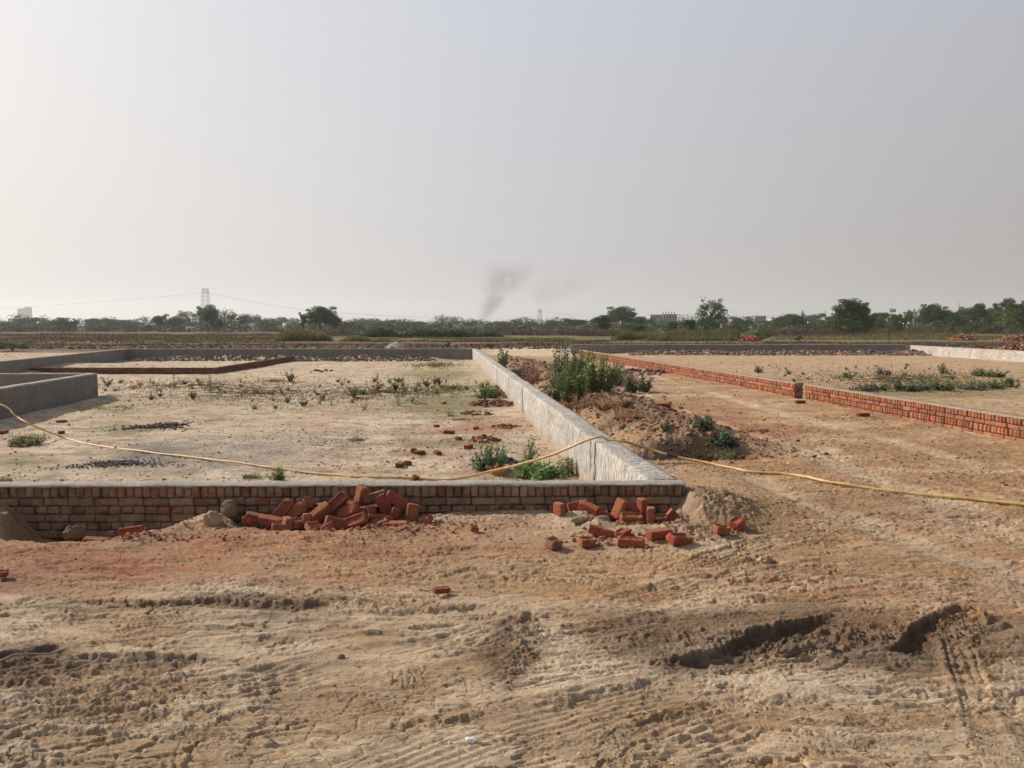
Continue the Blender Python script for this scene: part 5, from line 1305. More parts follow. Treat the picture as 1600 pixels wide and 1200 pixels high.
# far field vegetation bands (masses)
def band(name, specs, label, cat, seed=3, shape='grass'):
    """specs: px0,px1,y(m),depth(m),n,h,cols"""
    g = np.random.default_rng(seed); Vs = []; Cs = []
    for (p0, p1, yd, dep, n, h, cols) in specs:
        y = yd + g.uniform(-.5, .5, n) * dep; px = g.uniform(p0, p1, n); x = (px - 800) / 1200 * y
        prof = .45 + .75 * np.clip(.5 + fbm(x * .28, y * .2, 3, seed), 0, 1)
        edge = np.minimum(ss(p0, p0 + 18, px), 1 - ss(p1 - 18, p1, px)) * .7 + .3
        z = terrain(x, y, False); hh = h * prof * edge
        if shape == 'grass':
            th = g.uniform(0, 6.28, n); dx, dy = np.cos(th), np.sin(th); w = .05 + .02 * g.uniform(0, 1, n); ln = g.uniform(.05, .5, n); hh = hh * g.uniform(.5, 1.1, n)
            A = np.stack([x - dy * w, y + dx * w, z - .05], 1); B = np.stack([x + dy * w, y - dx * w, z - .05], 1); C_ = np.stack([x + dx * ln * hh, y + dy * ln * hh, z + hh], 1)
        elif shape == 'clump':
            m = max(8, n // 90); cid = g.integers(m, size=n); pm = g.uniform(p0, p1, m); ym = yd + g.uniform(-.5, .5, m) * dep; xm = (pm - 800) / 1200 * ym
            hm_ = h * (.35 + .65 * g.uniform(0, 1, m) ** .7) * (.8 + .4 * vnoise(xm * .05, ym * 0, seed)); rm = h * g.uniform(.22, .42, m); zm = terrain(xm, ym, False)
            v = g.normal(size=(n, 3)); v /= np.linalg.norm(v, axis=1)[:, None]; v *= g.uniform(.4, 1.05, n)[:, None] ** .5
            x = xm[cid] + v[:, 0] * rm[cid] * 1.5; y = ym[cid] + v[:, 1] * rm[cid]; zz_ = zm[cid] + np.maximum(hm_[cid] - rm[cid] * .8, rm[cid] * .3) + v[:, 2] * rm[cid] * .8
            low = g.uniform(0, 1, n) < .3; zz_ = np.where(low, zm[cid] + g.uniform(0, 1, n) * (zz_ - zm[cid]), zz_)
            c = np.stack([x, y, zz_], 1); s = (g.uniform(.5, 1.1, n) * yd / 1200 * 1.6)[:, None]
            A = c + g.normal(size=(n, 3)) * s * .6; B = c + g.normal(size=(n, 3)) * s * .6; C_ = c + g.normal(size=(n, 3)) * s * .6
        else:
            c = np.stack([x, y, z + hh * g.uniform(0, 1, n) ** .8], 1); s = g.uniform(.12, .32, n)[:, None] * (.6 + yd / 250)
            A = c + g.normal(size=(n, 3)) * s * .6; B = c + g.normal(size=(n, 3)) * s * .6; C_ = c + g.normal(size=(n, 3)) * s * .6
        Vs.append(np.stack([A, B, C_], 1).reshape(-1, 3)); cols = np.array(cols)
        clump = (fbm(x * .5, y * .5, 2, seed + 9) * 1.3 + .5) * len(cols); ci = np.clip(clump + g.normal(0, .5, n), 0, len(cols) - 1).astype(int)
        Cs.append(np.repeat(cols[ci] * g.uniform(.6, 1.4, (n, 1)), 3, 0))
    V = np.concatenate(Vs); F = np.arange(len(V)).reshape(-1, 3)
    return tag(link(name, mesh(name, V, F, M_grass, np.concatenate(Cs))), label, cat, None, 'stuff')
SB = [(.10, .068, .04), (.14, .095, .055), (.07, .052, .032), (.10, .09, .042)]
GRN = [(.05, .08, .03), (.08, .12, .04), (.11, .14, .05)]
YG = [(.095, .105, .035), (.13, .128, .048), (.16, .14, .062)]
PUR = [(.11, .065, .055), (.14, .09, .075), (.09, .07, .055)]
band('brown_grass', [(-120, 440, 88, 9, 9000, .33, SB), (-120, 560, 113, 12, 11000, .42, SB), (-120, 460, 73, 7, 5000, .2, SB), (560, 960, 74, 4, 3000, .3, SB), (1180, 1700, 70, 3, 3000, .25, SB), (-120, 700, 62, 6, 2500, .3, SB), (760, 1200, 66, 5, 2500, .3, SB)], 'rows of dry brown grass on the field bunds', 'grass', 3)
band('tall_grass', [(955, 1160, 92, 6, 9000, 1.2, YG), (430, 520, 84, 5, 3800, 1.1, YG), (530, 585, 78, 4, 2400, .75, YG), (1000, 1180, 84, 4, 2500, .8, YG)], 'tall yellow-green grass in clumps at the edge of the fields', 'grass', 4)
band('field_grass', [(570, 900, 90, 8, 6000, .25, YG), (1200, 1700, 100, 22, 12000, .3, YG), (700, 1000, 80, 10, 4000, .2, YG), (1140, 1500, 130, 20, 5000, .5, YG)], 'short olive grass covering the far fields', 'grass', 5)
band('hedge', [(565, 785, 105, 6, 15000, 1.15, GRN), (440, 565, 120, 8, 5000, .8, GRN + SB)], 'low dark green hedge-like growth across the middle of the fields', 'undergrowth', 6, 'leaf')
band('dry_scrub', [(790, 965, 118, 8, 12000, 1.4, PUR), (1195, 1340, 125, 8, 9000, 1.3, PUR + SB), (1330, 1640, 140, 10, 16000, 2.0, [(.10, .075, .045), (.12, .09, .055), (.07, .07, .035)])], 'mass of dry brown scrub below the trees', 'undergrowth', 7, 'clump')
DG3 = [(.032, .062, .018), (.05, .082, .024), (.065, .07, .03)]
band('undergrowth', [(-80, 440, 178, 14, 26000, 2.6, DG3), (440, 800, 175, 14, 18000, 2.5, DG3), (780, 1200, 175, 14, 22000, 2.8, DG3), (1200, 1680, 165, 12, 20000, 3.0, DG3)], 'green undergrowth filling the gaps below the far trees', 'undergrowth', 17, 'clump')
WG = [(.035, .06, .022), (.05, .075, .03), (.045, .065, .034)]
band('distant_woods', [(-700, 420, 400, 60, 44000, 7.4, WG), (400, 1000, 460, 60, 30000, 7.4, WG), (980, 2300, 400, 60, 52000, 9.0, WG)], 'far-off belt of woods along the horizon', 'woods', 8, 'clump')

# ------------------------------------------------------------------ trees
def tree_meshes(kind, seed):
    """unit height tree: (trunk mesh, crown mesh or None)"""
    global rng
    keep = rng; rng = np.random.default_rng(seed); tb = MB(); cb = MB()
    spec = {'round': (.30, .36, 22, .12), 'spread': (.50, .30, 24, .10), 'column': (.20, .44, 16, .10), 'bush': (.48, .40, 20, .11), 'airy': (.34, .34, 26, .085), 'bare': (.36, .36, 0, 0)}[kind]
    rx, rz, lobes, lr = spec; cz = 1 - rz - .02 if kind != 'bush' else .5
    th = .55 if kind != 'bush' else .3
    tr = [(0, 0, -.02), (rng.normal(0, .01), rng.normal(0, .01), th * .4), (rng.normal(0, .02), rng.normal(0, .02), th), (rng.normal(0, .03), rng.normal(0, .03), .85)]
    tube(tb, tr, [.032, .026, .018, .005], 7, (.12, .09, .065))
    nl = 9 if kind != 'bare' else 16; tips = []
    for k in range(nl):
        a = k * 2.4 + rng.uniform(-.4, .4); z0 = rng.uniform(.22, .62); r_ = rx * rng.uniform(.55, 1.0); zt = min(.96, z0 + rng.uniform(.15, .42))
        m = (math.cos(a) * r_ * .45, math.sin(a) * r_ * .45, z0 + (zt - z0) * .45); t = (math.cos(a) * r_, math.sin(a) * r_, zt)
        tube(tb, [(0, 0, z0), m, t], [.014, .010, .004], 5, (.12, .09, .065)); tips.append(t)
        if kind in ('bare', 'airy'):
            for q in range(10 if kind == 'bare' else 4):
                u = rng.uniform(.3, 1); b = Vector(m) + (Vector(t) - Vector(m)) * u; e = b + rv() * .13 + Vector((0, 0, .06)); e2 = e + rv() * .07
                tube(tb, [tuple(b), tuple(e), tuple(e2)], [.005, .0035, .002], 3, (.15, .12, .10))
    if lobes:
        cs = []
        for k in range(lobes):
            a = rng.uniform(0, 6.28); cphi = rng.uniform(-.75, 1); r_ = math.sqrt(max(0, 1 - cphi * cphi)) * rng.uniform(.55, 1) ; 
            c = Vector((math.cos(a) * r_ * rx * .85, math.sin(a) * r_ * rx * .85, cz + cphi * rz * rng.uniform(.55, .95)))
            cs.append((c, lr * rng.uniform(.7, 1.5)))
        for t in tips: cs.append((Vector(t), lr * rng.uniform(.5, 1.0)))
        for c, q in cs:
            tint = rng.uniform(.6, 1.45); n = int(230 * (q / .1) ** 1.6) if kind != 'airy' else int(80 * (q / .085) ** 1.5)
            for k in range(n):
                d = rv(); rr = q * rng.uniform(.35, 1.08) ** .6; p = c + Vector((d.x, d.y, d.z * .75)) * rr
                s = rng.uniform(.012, .026); a1 = rv() * s; a2 = rv() * s
                cb.add([tuple(p - a1), tuple(p + a2), tuple(p + a1)], [(0, 1, 2)], np.array((.055, .082, .03)) * tint * rng.uniform(.7, 1.35) * np.array((.98, 1.25, .75)))
    tm = tb.me('trunk', M_bark, True); cm = cb.me('crown', M_leaf) if lobes else None
    rng = keep
    return tm, cm
TM = {k: [tree_meshes(k, 700 + 20 * i + j) for j in range(nv)] for i, (k, nv) in enumerate((('round', 4), ('spread', 3), ('column', 2), ('bush', 4), ('airy', 3), ('bare', 2)))}
cnt = {}
def tree(px, topy, wpx, d, kind, col, label, group='trees along the far edge of the fields', base=None):
    x = (px - 800) / 1200 * d * 1.0; zg = float(terrain(np.array([x]), np.array([float(d)]), False)[0])
    _, zt = at_d(px, topy, d); H = zt - zg
    sp = {'round': .60, 'spread': .95, 'column': .42, 'bush': .9, 'airy': .66, 'bare': .7}[kind]
    w = wpx * d / 1200 / sp
    i = cnt.get(kind, 0); cnt[kind] = i + 1; tm, cm = TM[kind][i % len(TM[kind])]
    o = empty('tree' if kind != 'bush' else 'bush_tree', (x, d, zg), rng.uniform(0, 6.28)); o.scale = (w, w, H)
    tag(o, label, 'tree', group)
    link('trunk', tm, o)
    if cm: link('crown', cm, o).color = (*col, 1)
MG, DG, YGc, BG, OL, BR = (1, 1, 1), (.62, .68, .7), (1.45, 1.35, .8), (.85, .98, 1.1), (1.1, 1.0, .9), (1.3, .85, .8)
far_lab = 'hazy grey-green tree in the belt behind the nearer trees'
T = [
 # left group
 (10, 502, 34, 200, 'bush', MG, 'low bush at the left edge of the tree line'), (48, 493, 42, 260, 'spread', DG, 'flat-topped dark tree in front of the hazy tower block'), (62, 505, 54, 185, 'bush', YGc, 'light green spreading bush below the flat-topped dark tree'),
 (93, 497, 24, 230, 'round', DG, 'dark tree touching the left side of the domed one'), (110, 493.5, 30, 180, 'bush', DG, 'dark domed tree left of centre in the left tree line'), (100, 505, 22, 175, 'bush', YGc, 'light green bush in front of the dark domed tree'), (30, 508, 30, 176, 'bush', MG, 'round low bush near the left edge'),
 (150, 497, 28, 260, 'round', BG, 'pale hazy tree right of the dark domed tree'), (155, 506, 34, 200, 'bush', MG, 'dull bush under the pale hazy tree'), (175, 495, 24, 230, 'airy', DG, 'thin-crowned tree with a gap in its top'), (198, 498, 26, 230, 'bush', MG, 'mid green tree between the gap-topped one and the brown bush'),
 (215, 500, 28, 250, 'bush', BG, 'pale tree behind the brown bush'), (233, 507, 30, 180, 'bush', BR, 'brownish bush left of the dark pointed tree'), (251, 491.5, 22, 190, 'round', DG, 'dark pointed tree left of the grey domed one'), (273, 496, 26, 210, 'round', MG, 'tree just left of the grey domed one'),
 (297, 485.5, 42, 240, 'airy', (1.1, 1.0, 1.05), 'grey domed half-leafless tree left of the lattice pylon foot'), (326, 473, 30, 170, 'round', (.8, .95, .75), 'tall dark green tree standing right before the lattice pylon'), (340, 490, 20, 172, 'bush', DG, 'dark tree clump at the right foot of the tall one by the pylon'),
 (352, 480, 24, 190, 'bare', MG, 'leafless twiggy tree just right of the tall tree by the pylon'), (375, 488, 34, 200, 'airy', DG, 'dark crooked thin tree right of the leafless one'), (388, 492, 22, 330, 'round', BG, 'pale distant tree behind the crooked one'), (404, 489.5, 12, 330, 'spread', BG, 'small umbrella-topped tree far off'),
 (418, 498, 32, 210, 'bush', MG, 'green tree left of the flat-topped pale trees'), (440, 495, 34, 380, 'spread', BG, 'pale flat-topped trees far behind'), (462, 502, 30, 230, 'bush', MG, 'green bush left of the big round tree'), (475, 489, 11, 135, 'round', MG, 'slender tree touching the left side of the big round tree'),
 (501, 479.5, 46, 130, 'round', (.85, 1, .95), 'big round leafy tree standing out left of centre'), (523, 491, 20, 140, 'round', (1, 1.05, 1), 'tree leaning on the right side of the big round tree'), (545, 502, 20, 180, 'bush', DG, 'dark bush right of the big round tree'),
 (560, 501, 40, 380, 'round', BG, far_lab), (590, 500, 40, 380, 'round', BG, far_lab), (612, 497, 18, 360, 'spread', BG, 'umbrella-topped hazy tree left of the centre gap'), (635, 502, 30, 360, 'round', BG, far_lab), (655, 501, 26, 330, 'round', BG, far_lab),
 (632, 508, 24, 220, 'bush', BR, 'reddish-brown bush near the centre gap'), (608, 511, 26, 170, 'bush', OL, 'olive bush in the centre of the scrub'), (580, 511, 26, 180, 'bush', OL, 'olive bush left of centre in the scrub'),
 (690, 490, 26, 260, 'bare', MG, 'leafless grey tree near the centre, left of the smoke'), (683, 505, 26, 280, 'round', BG, 'hazy tree at the foot of the central leafless one'), (704, 503, 14, 250, 'bush', BR, 'brownish tree right of the central leafless one'), (712, 501.5, 22, 330, 'round', BG, 'hazy tree behind the small white houses'), (733, 503, 20, 330, 'round', BG, far_lab), (746, 498, 22, 330, 'airy', BG, 'thin-topped tree at the foot of the smoke'),
 (766, 504, 26, 360, 'round', BG, far_lab), (790, 502, 30, 340, 'round', DG, 'hazy dark tree right of the smoke'), (745, 513, 22, 150, 'bush', MG, 'green bush in front of the small white houses'), (768, 512, 18, 150, 'bush', YGc, 'light green bush in front of the small white houses'),
 (808, 500.5, 16, 330, 'round', DG, 'hazy dark tree left of the far pylon'), (828, 502, 24, 340, 'round', BG, far_lab), (861, 499, 18, 300, 'round', DG, 'dark round tree just right of the far pylon'), (876, 503, 18, 320, 'round', DG, 'lower dark tree beside the round one right of the far pylon'),
 (898, 498, 36, 250, 'round', DG, 'broad dark tree midway between the far pylon and the bright columnar tree'), (925, 497, 26, 190, 'bush', (1.6, 1.2, .7), 'yellowish tree touching the left of the bright columnar tree'), (939, 489.5, 27, 125, 'column', (.75, 1.1, .6), 'bright dark green columnar tree right of centre'),
 (972, 479.5, 44, 200, 'round', BG, 'large blue-green domed tree right of the columnar one'), (993, 493, 24, 205, 'round', BG, 'blue-green tree on the right shoulder of the large domed one'), (1010, 494, 30, 240, 'bush', DG, 'dark tree left of the flat-roofed building'), (983, 505, 22, 150, 'bush', MG, 'green tree in front of the large domed one'), (998, 508, 14, 150, 'column', DG, 'narrow dark tree in front of the domed one'),
 (1050, 501, 16, 150, 'column', DG, 'narrow dark tree before the flat-roofed building'), (1035, 504, 24, 260, 'bush', BG, 'hazy bush before the flat-roofed building'), (1068, 504, 20, 220, 'round', DG, 'dark tree right of the flat-roofed building'),
 (1074, 498.5, 12, 130, 'column', DG, 'left one of two thin dark upright trees'), (1080, 498, 10, 130, 'column', DG, 'right one of two thin dark upright trees'),
 (1110, 467, 44, 120, 'airy', (1.0, 1.1, .75), 'tall open-crowned tree, the highest right of centre'), (1106, 490, 34, 118, 'bush', (1.05, 1.25, .7), 'leafy light green lower growth of the tall open-crowned tree'), (1128, 489, 18, 140, 'airy', MG, 'thin tree at the right shoulder of the tall open-crowned one'),
 (1150, 495, 22, 260, 'round', BG, 'hazy tree left of the distant flats'), (1148, 505, 30, 170, 'bush', MG, 'bush left of the distant flats'), (1167, 500, 18, 260, 'round', DG, 'dark tree before the distant flats'), (1205, 499, 20, 300, 'round', BG, 'pale tree right of the distant flats'),
 # right group
 (1232, 490, 40, 190, 'round', MG, 'broad mid green tree left of the pointed spire'), (1215, 497, 22, 200, 'bush', MG, 'small tree at the left side of the broad mid green one'), (1270, 490.5, 26, 330, 'round', BG, 'pale tree behind the spire'), (1255, 500, 26, 190, 'bush', DG, 'dark bush below the spire'), (1282, 497, 30, 200, 'bush', OL, 'olive tree right of the spire'),
 (1300, 488, 34, 150, 'bush', YGc, 'yellow-green tree touching the big dark tree on its left'), (1330, 468, 50, 115, 'round', (.7, .85, .6), 'big dark tree with a ragged top on the right'), (1350, 484, 32, 118, 'round', (.75, .9, .65), 'right-hand part of the big ragged dark tree'), (1322, 494, 38, 108, 'bush', (.5, .62, .45), 'very dark round bush at the foot of the big ragged tree'), (1345, 500, 30, 112, 'bush', (.6, .75, .55), 'dark low bush right of the very dark one'),
 (1385, 484, 40, 160, 'bush', MG, 'broad green tree right of the big ragged one'), (1370, 488, 24, 170, 'round', MG, 'green tree between the big ragged one and its neighbour'), (1404, 492, 34, 130, 'bush', (.8, .95, .65), 'dark green rounded tree left of the white house'), (1412, 482, 24, 200, 'spread', OL, 'flat olive tree behind, left of the white house'),
 (1442, 489, 22, 200, 'round', OL, 'olive tree below the white house'), (1457, 475.5, 36, 160, 'round', MG, 'tall rounded green tree right of the white house'), (1443, 477, 12, 165, 'round', MG, 'slim tree at the left side of the tall rounded one'), (1480, 484, 24, 170, 'round', BG, 'blue-green tree in the right group'), (1491, 490, 30, 150, 'bush', (.55, .75, .8), 'dark teal tree in the middle of the right group'),
 (1503, 480.5, 26, 210, 'round', OL, 'greyish tree under the thin masts'), (1526, 475, 30, 160, 'round', (.6, .8, .8), 'dark teal tree with a bumpy top in the right group'), (1548, 478, 22, 180, 'round', MG, 'green tree left of the largest right-hand tree'), (1570, 465, 44, 150, 'spread', (.85, .9, .7), 'largest tree at the right with a broad domed top'), (1594, 468, 34, 150, 'spread', (.8, .85, .65), 'tree with spreading branches at the right edge'), (1620, 470, 44, 150, 'round', MG, 'tree just past the right edge'),
 (1571, 480, 30, 120, 'airy', (1.3, 1.25, .6), 'yellow-green tree in front of the largest one at the right'), (1590, 482, 30, 125, 'bush', (.8, .95, .6), 'dark green tree at the right edge, in front'), (1540, 490, 30, 140, 'bush', MG, 'green bush left of the yellow-green tree'), (1484, 502, 10, 115, 'bush', (1.2, 1.3, .6), 'small bright green bush in the right scrub'), (1465, 500, 30, 150, 'bush', OL, 'brownish-green bush below the tall rounded tree'), (1515, 501, 26, 130, 'bush', OL, 'olive bush below the bumpy-topped tree'),
 (1190, 516, 26, 80, 'bush', (1.1, 1.25, .7), 'low green bush beside the deep red brick pile'), (1150, 516, 14, 85, 'bush', (.9, 1.1, .7), 'small green bush at the end of the tall grass'), (1247, 524, 12, 72, 'bush', (1.1, 1.2, .7), 'tiny round bush in the right field'), (1003, 520, 6, 95, 'bush', DG, 'very small dark shrub in the tall grass'), (962, 517, 26, 105, 'bush', MG, 'bush at the left end of the tall grass'),
 (20, 533, 60, 50, 'bush', (1.2, 1.25, 1.0), 'low green scrub on the field edge at the far left'), (700, 534, 12, 60, 'bush', (.9, .95, .8), 'low dark shrub just behind the far wall near the white wall'), (765, 536, 18, 56, 'bush', (.9, .95, .7), 'low shrub behind the far end of the white wall'),
 (1388, 500, 12, 62, 'bare', MG, 'thin leafless sapling standing in the right field'), (533, 503, 7, 100, 'bare', MG, 'thin dead stem below the big round tree'),
]
for t_ in T: tree(*t_)
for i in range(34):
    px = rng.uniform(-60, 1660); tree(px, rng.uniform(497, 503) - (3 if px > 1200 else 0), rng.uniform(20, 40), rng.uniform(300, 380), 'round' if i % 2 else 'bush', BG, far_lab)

# ------------------------------------------------------------------ buildings
def building(px0, px1, topy, d, depth, floors, bays, col, label, parapet=.9, roofbits=0, zb=-.5, wcol=(.09, .09, .1)):
    x0, zt = at_d(px0, topy, d); x1, _ = at_d(px1, topy, d); w = x1 - x0; cx = (x0 + x1) / 2
    o = empty('building', (cx, d, 0)); tag(o, label, 'building'); mb = MB()
    box(mb, (0, depth / 2, (zt + zb) / 2), (w, depth, zt - zb), None, col); link('wall', mb.me('wall', M_paint), o)
    mb = MB(); box(mb, (0, depth / 2, zt + .1), (w + .5, depth + .5, .25), None, np.array(col) * .85)
    for k in range(roofbits):
        box(mb, (-w / 2 + w * (k + .5) / roofbits, depth * .4, zt + .9), (.4, .4, 1.4), None, np.array(col) * .7)
    link('roof', mb.me('roof', M_paint), o)
    fh = (zt - zb) / floors; bw = w / bays
    for f in range(floors):
        for b in range(bays):
            mb = MB(); cxw = -w / 2 + bw * (b + .5); cz = zb + fh * (f + .55)
            box(mb, (cxw, -.03, cz), (bw * .5, .08, fh * .45), None, wcol); link('window', mb.me('window', M_paint), o)
        if floors > 1 and f:
            mb = MB(); box(mb, (0, -.35, zb + fh * f), (w, .7, .18), None, np.array(col) * .95); link('balcony', mb.me('balcony', M_paint), o)
    return o
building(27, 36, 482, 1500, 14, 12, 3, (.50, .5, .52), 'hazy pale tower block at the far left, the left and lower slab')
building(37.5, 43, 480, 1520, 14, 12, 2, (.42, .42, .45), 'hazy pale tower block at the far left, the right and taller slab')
building(14, 22, 497.5, 1300, 14, 2, 2, (.5, .5, .5), 'faint low building left of the hazy tower blocks')
building(1017, 1036, 492, 430, 9, 3, 5, (.44, .42, .4), 'flat-roofed three-storey building, left wing with a pale roof edge')
building(1036.2, 1058, 491.5, 428, 10, 3, 5, (.34, .32, .31), 'flat-roofed three-storey building, right wing with unfinished columns on top', roofbits=5)
building(1167, 1178, 495, 470, 8, 3, 3, (.32, .27, .26), 'dull brown flats right of centre, left block')
building(1180, 1197, 494, 460, 8, 3, 4, (.36, .31, .30), 'dull brown flats right of centre, right block')
building(1175, 1200, 505.5, 300, 5, 1, 5, (.38, .33, .3), 'low pinkish shed in front of the brown flats')
building(1130, 1142, 504, 330, 5, 1, 3, (.5, .5, .48), 'small pale shed behind the tall open-crowned tree')
building(708, 714, 507.5, 190, 3, 1, 1, (.6, .58, .55), 'small white hut near the centre, leftmost of its row')
building(715, 724, 509, 200, 4, 1, 2, (.5, .46, .43), 'low pale hut joined to the right of the small white one')
building(741, 750, 508.5, 210, 4, 1, 2, (.52, .5, .47), 'small pale hut right below the smoke')
building(770, 776, 510, 210, 3, 1, 1, (.5, .48, .45), 'small pale hut, third along from the white one')
building(784, 792, 510, 210, 3, 1, 1, (.52, .5, .48), 'small pale hut, rightmost of the central row')
building(648, 656, 511.5, 220, 3, 1, 1, (.45, .42, .4), 'small dull hut left of the central leafless tree')
building(1421, 1434, 488, 260, 7, 1, 2, (.52, .5, .48), 'white house showing between the trees on the right')
building(1206, 1214, 498, 320, 6, 2, 2, (.6, .58, .56), 'small white house at the left end of the right-hand trees')
building(1268, 1273, 497, 340, 5, 1, 1, (.6, .58, .56), 'tiny white house between spire and big dark tree')
building(1360, 1372, 511.5, 170, 4, 1, 2, (.45, .38, .33), 'low pale hut under the trees right of the big dark tree')
# spire
x, zt = at_d(1254, 484, 480); o = empty('temple', (x, 480, 0)); tag(o, 'slender pointed temple spire rising over the trees on the right', 'temple')
mb = MB(); n = 10; zs = np.linspace(0, zt, n); tube(mb, [(0, 0, z) for z in zs], [2.0 * (1 - (z / zt) ** 2.2) + .12 for z in zs], 10, (.2, .18, .18)); link('spire', mb.me('spire', M_paint), o)
mb = MB(); box(mb, (0, 0, 2), (6, 6, 4), None, (.3, .28, .27)); link('hall', mb.me('hall', M_paint), o)

# pylons
def pylon(px, topy, d, bw, tw, label, arms):
    x, zt = at_d(px, topy, d); o = empty('pylon', (x, d, 0)); tag(o, label, 'pylon', 'lattice power pylons'); mb = MB(); col = (.16, .16, .17)
    r_ = d / 1200 * .22; lv = 9
    def cor(k, c):
        t = k / lv; w = (bw * (1 - t) ** 1.15 + tw * (1 - (1 - t) ** 1.15)) / 2
        return (w * (-1, 1, 1, -1)[c], w * (-1, -1, 1, 1)[c], -.5 + (zt + .5) * (1 - (1 - t) ** 1.1))
    for c in range(4): tube(mb, [cor(k, c) for k in range(lv + 1)], [r_] * (lv + 1), 4, col)
    for k in range(lv):
        for c in range(4):
            e = (c + 1) % 4; tube(mb, [cor(k, c), cor(k + 1, e)], [r_ * .6] * 2, 3, col); tube(mb, [cor(k, e), cor(k + 1, c)], [r_ * .6] * 2, 3, col); tube(mb, [cor(k + 1, c), cor(k + 1, e)], [r_ * .6] * 2, 3, col)
    link('tower', mb.me('tower', M_metal), o)
    for az, aw in arms:
        mb = MB(); z = zt * az; tube(mb, [(-aw, 0, z), (aw, 0, z)], [r_] * 2, 4, col); tube(mb, [(-aw, 0, z), (0, 0, z + 1.3)], [r_ * .7] * 2, 4, col); tube(mb, [(aw, 0, z), (0, 0, z + 1.3)], [r_ * .7] * 2, 4, col)
        link('crossarm', mb.me('crossarm', M_metal), o)
    return Vector((x, d, zt))
p1 = pylon(320.5, 451, 560, 6.8, 3.4, 'tall lattice power pylon rising behind the trees on the left', [(.97, 2.3), (.9, 2.6)])
p2 = pylon(843.5, 484, 1000, 6.5, 3.8, 'hazy smaller lattice pylon right of the smoke', [(.96, 3), (.88, 3)])
def wire(a, b, sag, r_, label):
    mb = MB(); pts = []
    for k in range(41):
        t = k / 40; p = a.lerp(b, t); p.z -= sag * 4 * t * (1 - t); pts.append(tuple(p))
    tube(mb, pts, [r_] * 41, 4, (.18, .18, .19)); tag(link('power_line', mb.me('power_line', M_metal)), label, 'power line', 'power lines')
def pt(px, py, d): x, z = at_d(px, py, d); return Vector((x, d, z))
wire(pt(-160, 488, 700), p1 - Vector((1, 0, 3)), 2, .075, 'power line from the left edge up to the tall pylon')
wire(p1 - Vector((-1, 0, 3)), pt(533, 489, 720), 2, .08, 'power line falling from the tall pylon to the right, upper')
wire(pt(533, 489, 720), pt(843, 499, 1000), 2.5, .10, 'power line running on behind the centre trees to the hazy pylon')
wire(p2 - Vector((0, 0, 2)), pt(1010, 496, 1200), 3, .10, 'power line going right from the hazy pylon')
def mast(px, topy, d, label, r_=.09):
    x, zt = at_d(px, topy, d); mb = MB(); tube(mb, [(0, 0, 0), (0, 0, zt)], [r_ * 1.3, r_ * .7], 5, (.2, .2, .21)); 
    for q in (.80, .88, .95): box(mb, (0, 0, zt * q), (.9, .9, .25), None, (.25, .25, .26))
    tag(link('mast', mb.me('mast', M_metal), loc=(x, d, 0)), label, 'mast')
mast(1498.5, 473, 420, 'thin antenna mast above the right-hand trees, the taller'); mast(1482, 478, 520, 'faint thin antenna mast left of the taller one'); mast(1290, 484.5, 480, 'thin mast left of the big ragged tree')
mast(533, 496, 330, 'thin pole right of the big round tree')
x, y = at_z(1574.5, 523, .1); mb = MB(); tube(mb, [(0, 0, -.2), (0, 0, 1.25)], [.075, .07], 8, (.5, .46, .42)); box(mb, (0, 0, 1.27), (.17, .17, .05), None, (.5, .46, .42)); tag(link('post', mb.me('post', M_paint), loc=(x, y, GZ(x, y))), 'short pale boundary post at the far right', 'post')

# ------------------------------------------------------------------ white cow on the far bund
def cow(px, py, d):
    x, z = at_d(px, py, d); me = bpy.data.meshes.new('cow')
    J = [((.0, 0, 1.05), .33), ((.45, 0, 1.08), .34), ((.85, 0, 1.12), .27), ((1.15, 0, 1.2), .16), ((1.42, 0, 1.16), .13), ((1.66, 0, 1.0), .08),
         ((-.4, 0, 1.08), .32), ((-.6, .0, 1.1), .2)]
    E = [(0, 1), (1, 2), (2, 3), (3, 4), (4, 5), (0, 6), (6, 7)]
    for sx, at in ((.72, 2), (-.45, 6)):
        for sy in (-.16, .16):
            b = len(J); back = sx < 0
            J += [((sx, sy, .8), .13), ((sx + (-.06 if back else .02), sy, .45), .065), ((sx, sy, .05), .05)]; E += [(1 if sx > 0 else 6, b), (b, b + 1), (b + 1, b + 2)]
    for sy in (-.16, .16): b = len(J); J.append(((1.33, sy, 1.26), .04)); E.append((4, b))
    b = len(J); J += [((-.72, 0, .8), .035), ((-.74, 0, .45), .03)]; E += [(7, b), (b, b + 1)]
    me.from_pydata([j[0] for j in J], E, []); me.materials.append(M_cow)
    o = link('cow', me, loc=(x, d, z)); o.modifiers.new('s', 'SKIN'); o.modifiers.new('d', 'SUBSURF').levels = 2; o.modifiers['d'].render_levels = 2
    for i, j in enumerate(J): me.skin_vertices[0].data[i].radius = (j[1], j[1])
    me.skin_vertices[0].data[0].use_root = True
    o.rotation_euler = (0, 0, R(35)); o.scale = (.8, .8, .8)
    tag(o, 'small white cow standing among the bushes left of the tall pylon tree', 'cow')
M_cow, t_, b_ = newmat('cow_hide'); b_.inputs['Base Color'].default_value = (.62, .6, .56, 1)
for mdl in ('',):
    me_probe = None
def add_skin_layer(me):
    pass
try:
    cow(295, 518, 165)
except Exception as ex:
    print('cow failed', ex)

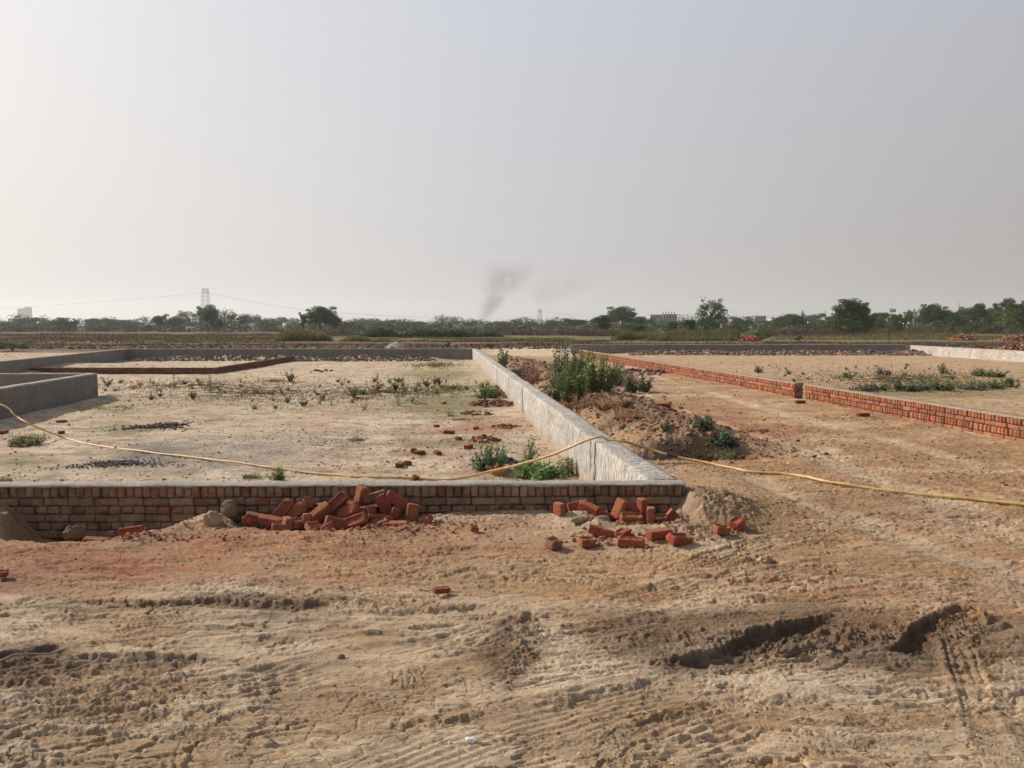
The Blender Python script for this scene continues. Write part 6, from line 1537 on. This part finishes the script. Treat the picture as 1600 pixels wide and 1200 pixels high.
# ------------------------------------------------------------------ smoke and haze
def volmat(name, dens, col, ani, noise_=None):
    m = bpy.data.materials.new(name); m.use_nodes = True; t = m.node_tree; t.nodes.clear()
    out = t.nodes.new('ShaderNodeOutputMaterial'); v = t.nodes.new('ShaderNodeVolumePrincipled')
    v.inputs['Color'].default_value = (*col, 1); v.inputs['Density'].default_value = dens; v.inputs['Anisotropy'].default_value = ani
    t.links.new(v.outputs[0], out.inputs['Volume'])
    if noise_: noise_(t, v)
    return m
def smoke(px_pts, d, label, dens):
    ax = []; rad = []
    for (px, py, w) in px_pts:
        x, z = at_d(px, py, d); ax.append((x, z)); rad.append(w / 1200 * d / 2)
    o0 = ax[0]; mb = MB(); pts = [(a[0] - o0[0], 0, a[1] - o0[1]) for a in ax]; tube(mb, pts, rad, 14)
    n = 14; mb.F[3].append(np.array([(0, k + 1, k) for k in range(1, n - 1)])); L0 = (len(pts) - 1) * n; mb.F[3].append(np.array([(L0, L0 + k, L0 + k + 1) for k in range(1, n - 1)]))
    def nz(t, v):
        c = coords(t, 'Object'); hgt = pts[-1][2]; sp = N(t, 'ShaderNodeSeparateXYZ'); t.links.new(c, sp.inputs[0])
        def M(op, a_, b_, clamp=False):
            n_ = N(t, 'ShaderNodeMath', operation=op, use_clamp=clamp)
            for i_, q_ in enumerate((a_, b_)):
                if isinstance(q_, (int, float)): n_.inputs[i_].default_value = q_
                else: t.links.new(q_, n_.inputs[i_])
            return n_.outputs[0]
        ns = noise(t, .05, 5, .65, c); w_ = noise(t, .022, 2, .5, c)
        zc = M('DIVIDE', sp.outputs['Z'], hgt)
        xc = M('MULTIPLY', zc, pts[-2][0]); xc = M('ADD', xc, M('MULTIPLY', M('SUBTRACT', w_.outputs[0], .5), 12.0))
        r_ = M('ADD', M('MULTIPLY', zc, rad[-2] * 1.0), rad[0] * 1.3)
        dx_ = M('SUBTRACT', sp.outputs['X'], xc); rr_ = M('SQRT', M('ADD', M('MULTIPLY', dx_, dx_), M('MULTIPLY', sp.outputs['Y'], sp.outputs['Y'])), 0)
        fall = M('SUBTRACT', 1.0, M('DIVIDE', rr_, M('MULTIPLY', r_, .82)), True)
        mr = mapr(t, ns.outputs[0], .38, .64, 0, 1)
        fade = mapr(t, zc, 0, 1, 2.4, .0)
        m = M('MULTIPLY', M('MULTIPLY', fall, mr), M('MULTIPLY', fade, dens)); t.links.new(m, v.inputs['Density'])
    rad = [r0 * 2.1 for r0 in rad]; mb = MB(); tube(mb, pts, rad, 14); mb.F[3].append(np.array([(0, k + 1, k) for k in range(1, n - 1)])); mb.F[3].append(np.array([(L0, L0 + k, L0 + k + 1) for k in range(1, n - 1)]))
    rad = [r0 / 1.45 for r0 in rad]
    o = link('smoke', mb.me('smoke', volmat('smoke', dens, (.52, .53, .60), 0, nz)), loc=(o0[0], d, o0[1])); tag(o, label, 'smoke', None, 'stuff')
smoke([(752, 506, 10), (760, 490, 24), (771, 474, 42), (783, 456, 60), (795, 440, 76), (806, 424, 84), (816, 404, 60)], 800, 'dark grey smoke plume drifting up to the right over the centre trees', .085)
smoke([(838, 470, 60), (860, 450, 80), (885, 434, 100), (912, 422, 110), (940, 412, 100), (965, 402, 60)], 830, 'very faint smoke haze that has drifted to the right of the plume', .007)

hz = MB(); Lx, top_, bot = 3200, 95, -3.0
box(hz, (0, 300, (top_ + bot) / 2), (2 * Lx, 2 * Lx, top_ - bot))
hm = volmat('haze', .00032, (.90, .93, .98), .3)
tag(link('haze', hz.me('haze', hm)), 'thin pale dust haze filling the air', 'haze', None, 'stuff')
